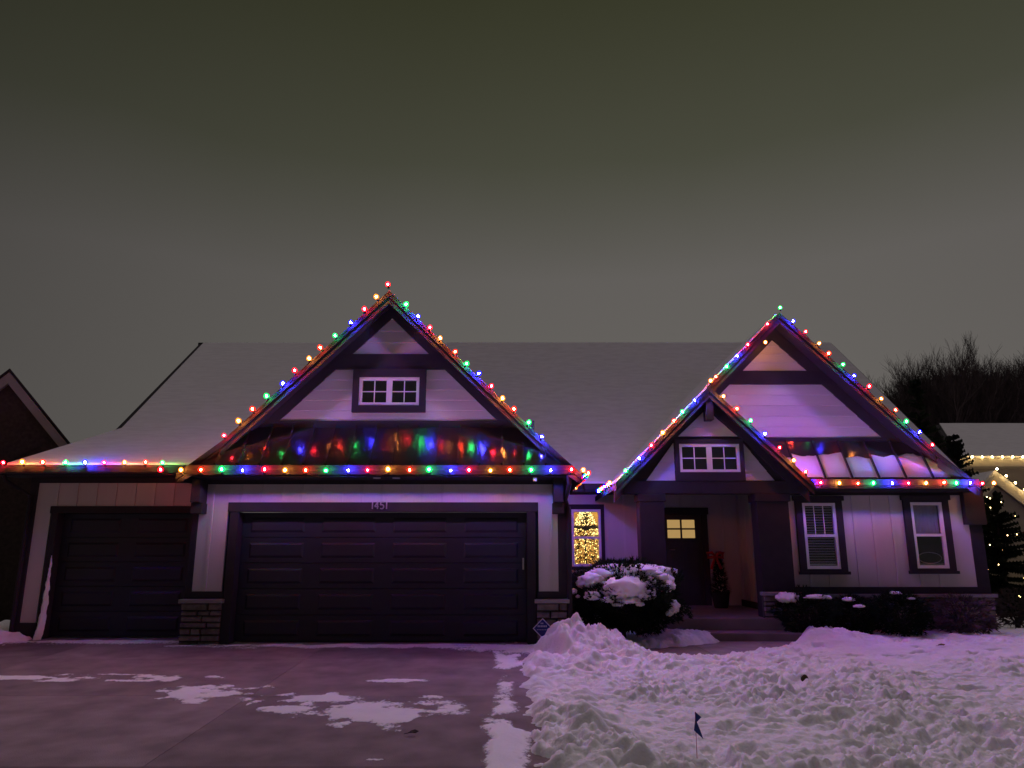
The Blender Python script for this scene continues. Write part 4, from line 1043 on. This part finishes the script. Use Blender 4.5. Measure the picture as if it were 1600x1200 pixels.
# ------------------------------------------------------------------ trees
def bare_tree(x, y, h, spread, seed, label):
    rnd = random.Random(seed); root = empty('bare_tree', (x, y, 0), label, 'tree', 'bare trees behind the neighbouring house')
    tr_ = MB(); cr_ = MB()
    th = h*.28
    tr_.tube([(x,y,-.2),(x+.05,y,th*.5),(x,y,th)], [h*.024,h*.018,h*.015], 8); tr_.build('trunk', M['bark'], root)
    def grow(p, d, l, r, lev):
        n = 3; pts = [p]; q = p.copy(); dd = d.copy()
        for i in range(n):
            dd = (dd + Vector((rnd.uniform(-.16,.16), rnd.uniform(-.16,.16), .08))).normalized(); q = q + dd*l/n; pts.append(q.copy())
        cr_.tube(pts, [r, r*.8, r*.62, r*.45], 4 if lev < 3 else 3)
        if lev >= (6 if rnd.random() < .5 else 5): return
        for k in range(4):
            t = rnd.uniform(.3, 1); i = min(int(t*n), n-1); b0 = pts[i] + (pts[i+1]-pts[i])*(t*n-i)
            ax_ = Vector((rnd.uniform(-1,1), rnd.uniform(-1,1), rnd.uniform(-.25,.5))).normalized()
            nd = (dd + ax_*rnd.uniform(.45,.8)*spread + Vector((0,0,.25))).normalized(); grow(b0, nd, l*rnd.uniform(.58,.8), max(r*.55,.007), lev+1)
    for k in range(5):
        a = k*1.257+rnd.uniform(-.3,.3); grow(Vector((x,y,th*rnd.uniform(.8,1))), Vector((math.cos(a)*.6*spread, math.sin(a)*.6*spread, 1)).normalized(), h*.26, h*.011, 0)
    cr_.build('crown', M['twig'], root, fix=False)
for i, (px, yd, h, lab) in enumerate(((1430, 38, 11.7, 'leftmost bare tree rising just right of the right gable'), (1482, 40, 13.4, 'bare tree behind the spruce tip, left of the tallest one'), (1540, 36, 13.2, 'tallest dense bare tree behind the snowy neighbouring roof'), (1600, 40, 14.0, 'bare tree at the right edge behind the neighbouring roof'), (1462, 42, 12.8, 'thin bare tree just left of the spruce tip'), (1572, 43, 14.4, 'far bare tree between the tallest one and the right edge'))):
    bare_tree(UX(px, 860, yd), yd, h, 1.15, 50+i, lab)

def spruce(x, y, z0, h, r, seed, label, n_whorl=26, lights=0):
    rnd = random.Random(seed); root = empty('spruce_tree', (x, y, z0), label, 'tree', None)
    MB().tube([(x,y,z0-.2),(x,y,z0+h)], [h*.02,.01], 7).build('trunk', M['bark'], root)
    m_ = MB(); pts = []
    for w in range(n_whorl):
        t0 = (w+.4)/n_whorl
        for k in range(rnd.randint(6,9)):
            t = min(.985, max(.01, t0+rnd.uniform(-.05,.05))); zc = z0 + h*(.05+.95*t); L_ = r*(1-t)**.85+.08
            a = rnd.uniform(0,6.283); d = Vector((math.cos(a), math.sin(a), rnd.uniform(-.35,.0)+.65*t)); l_ = L_*rnd.uniform(.55,1.2); ns = max(5, int(l_/.07))
            for j in range(ns):
                u_ = (j+.6)/ns; c = Vector((x,y,zc)) + d*l_*u_ + Vector((0,0,-.16*l_*u_*u_ + .10*l_*u_**4))
                for s in (-1,1):
                    sd_ = Vector((-math.sin(a)*s, math.cos(a)*s, -.35)) + d*.7; sd_.normalize(); ll = .05+.17*l_*(1-u_*.7)*.6
                    e_ = c+sd_*ll*rnd.uniform(.7,1.3); wv = Vector((0,0,.035))+d*.03
                    m_.poly([c-wv, e_, c+wv]); m_.poly([c-d*.05, e_+Vector((0,0,-.05)), c+d*.05])
                if u_ > .55: pts.append(c.copy())
    m_.build('crown', M['needle'], root, fix=False)
    if lights:
        lm = MB()
        for c in rnd.sample(pts, min(lights, len(pts))): octa(lm, c+Vector((0,-.05,0)), .011)
        tag(lm.build('mini_lights', M['mini2'], root, fix=False), kind='stuff')
    return root
M['mini2'] = emit('warm_tree_light', (1.0, .66, .26), 22.0)
spruce(UX(1462, 860, 25), 25, .1, UZ(592, 25)-.1, 1.35, 71, 'narrow dark spruce behind the right gable in front of bare trees', 46)
spruce(UX(1512, 860, 19.5), 19.5, .1, UZ(680, 19.5)-.1, 1.15, 72, 'dark spruce beside the right corner of the house', 38)
spruce(UX(1570, 900, 18.0), 18.0, .1, UZ(770, 18.0)-.1, 1.0, 73, 'short evergreen wound with warm white lights at the right', 26, 75)

# ------------------------------------------------------------------ neighbouring houses
nl = empty('brick_house', (-10.5, 16, 0), 'dark brick house with pale rake trim at the left edge', 'house')
YN, NA = 15.5, R(28)
n0 = U(15, 580, YN)
def NW(lx, ly, z): return (n0[0]+lx*math.cos(NA)-ly*math.sin(NA), YN+lx*math.sin(NA)+ly*math.cos(NA), z)
lo_, hi_ = 0, 5
for _ in range(40):
    m_ = (lo_+hi_)/2; q = NW(m_, 0, 0)
    if q[0] < UX(106, 693, q[1]): lo_ = m_
    else: hi_ = m_
nx1 = lo_; nz1 = UZ(693, NW(nx1,0,0)[1]); sl_ = (n0[1]-nz1)/nx1; nb = nx1-.22
def nprism(name, xz, y0, y1, m_, parent): return MB().loft([NW(x, y0, z) for x, z in xz], [NW(x, y1, z) for x, z in xz]).build(name, m_, parent)
nprism('wall', [(-5,Z0-.3),(nb,Z0-.3),(nb,n0[1]-sl_*nb-.1),(0,n0[1]-.1),(-5,n0[1]-.1-sl_*5)], .25, 9, M['brick'], nl)
M['paletrim'] = mat('pale_trim', (.30,.27,.25), .6, .06, 4)
for s_, x_e in ((1, nx1), (-1, -5)):
    zE = n0[1]-sl_*abs(x_e)
    nprism('rake_board', [(0,n0[1]-.02),(x_e,zE-.02),(x_e,zE-.27),(0,n0[1]-.27)], 0, .04, M['paletrim'], nl)
    nprism('roof', [(0,n0[1]+.06),(x_e+s_*.05,zE+.01),(x_e+s_*.05,zE-.03),(0,n0[1]-.018)], -.03, 9, M['shingle'], nl)
    nprism('soffit', [(0,n0[1]-.20),(x_e,zE-.20),(x_e,zE-.24),(0,n0[1]-.24)], .041, .249, M['paletrim'], nl)
def nbox(name, x0, x1, y0, y1, z0, z1, m_, p_): return nprism(name, [(x0,z0),(x1,z0),(x1,z1),(x0,z1)], y0, y1, m_, p_)
nw = -.15
w_ = nbox('window', nw-.9, nw, .20, .249, UZ(888,YN), UZ(812,YN), M['paletrim'], nl)
nbox('pane', nw-.86, nw-.04, .19, .199, UZ(885,YN), UZ(852,YN), M['dark'], w_); nbox('pane', nw-.86, nw-.04, .19, .199, UZ(848,YN), UZ(815,YN), M['dark'], w_)

nr = empty('neighbour_house', (15, 26, .1), 'snow-roofed house trimmed with warm white lights at the right edge', 'house')
YQ = 24.0
M['cream'] = mat('cream_trim', (.62,.56,.44), .6, .05, 4); M['tan'] = mat('tan_siding', (.34,.30,.24), .7, .08, 6, .1, 40, stretch=(.2,1,1))
e0x = UX(1508, 720, YQ); ezq = UZ(716, YQ); rzq = UZ(664, 30.0)
rq = MB().slab([(e0x-.2,YQ,ezq),(34,YQ,ezq),(34,30,rzq),(UX(1462,664,30),30,rzq)], (0,0,-.15)).build('roof', M['shingle'], nr)
MB().slab([(e0x-.1,YQ+.05,ezq+.02),(34,YQ+.05,ezq+.02),(34,29.9,rzq+.0),(UX(1466,664,30),29.9,rzq+.0)], (0,0,.06)).build('roof_snow', M['roofsnow'], rq)
box('fascia', M['cream'], nr, e0x-.2, 34, YQ-.05, YQ-.001, ezq-.26, ezq-.01)
box('soffit', M['cream'], nr, e0x-.2, 34, YQ, YQ+.6, ezq-.28, ezq-.24)
box('wall', M['tan'], nr, e0x+.4, 34, YQ+.6, YQ+.8, 0, ezq-.28)
gxp, gzp = U(1548, 736, 22.0)
for s in (-1, 1):
    xe = gxp + s*3.6; ze = gzp - 3.6*.85
    MB().loft([(gxp,21.8,gzp),(xe,21.8,ze),(xe,21.8,ze-.12),(gxp,21.8,gzp-.12)], [(gxp,24.5,gzp),(xe,24.5,ze),(xe,24.5,ze-.12),(gxp,24.5,gzp-.12)]).build('porch_roof', M['roofsnow'], nr)
    MB().prism([(gxp,gzp-.12),(xe,ze-.12),(xe,ze-.42),(gxp,gzp-.42)], 21.78, 21.84).build('rake_board', M['cream'], nr)
MB().prism([(gxp-3.2,0),(gxp+3.2,0),(gxp+3.2,gzp-3.2*.85-.3),(gxp,gzp-.3),(gxp-3.2,gzp-3.2*.85-.3)], 22.1, 24.4).build('gable_wall', M['tan'], nr)
M['warm'] = emit('warm_bulb', (1.0, .66, .24), 80.0)
WB = bpy.data.meshes.new('warm_bulb'); bm = bmesh.new(); bmesh.ops.create_icosphere(bm, subdivisions=1, radius=.03); bm.to_mesh(WB); bm.free(); WB.materials.append(M['warm'])
def warm_string(label, pts):
    root = empty('light_string', pts[0], label, 'holiday lights', 'warm strings on the neighbouring house')
    MB().tube(pts, .008, 4).build('cord', M['rubber'], root)
    for p in pts: link('bulb', WB, root, Vector(p)+Vector((0,-.02,.03)))
warm_string('row of warm white bulbs along the neighbouring eave', [Vector((e0x-.15+i*.33, YQ-.09, ezq+.0)) for i in range(12)])
warm_string('warm white bulbs down the neighbouring porch gable', [Vector((gxp+i*.24, 21.72, gzp-i*.24*.85+.0)) for i in range(14)])
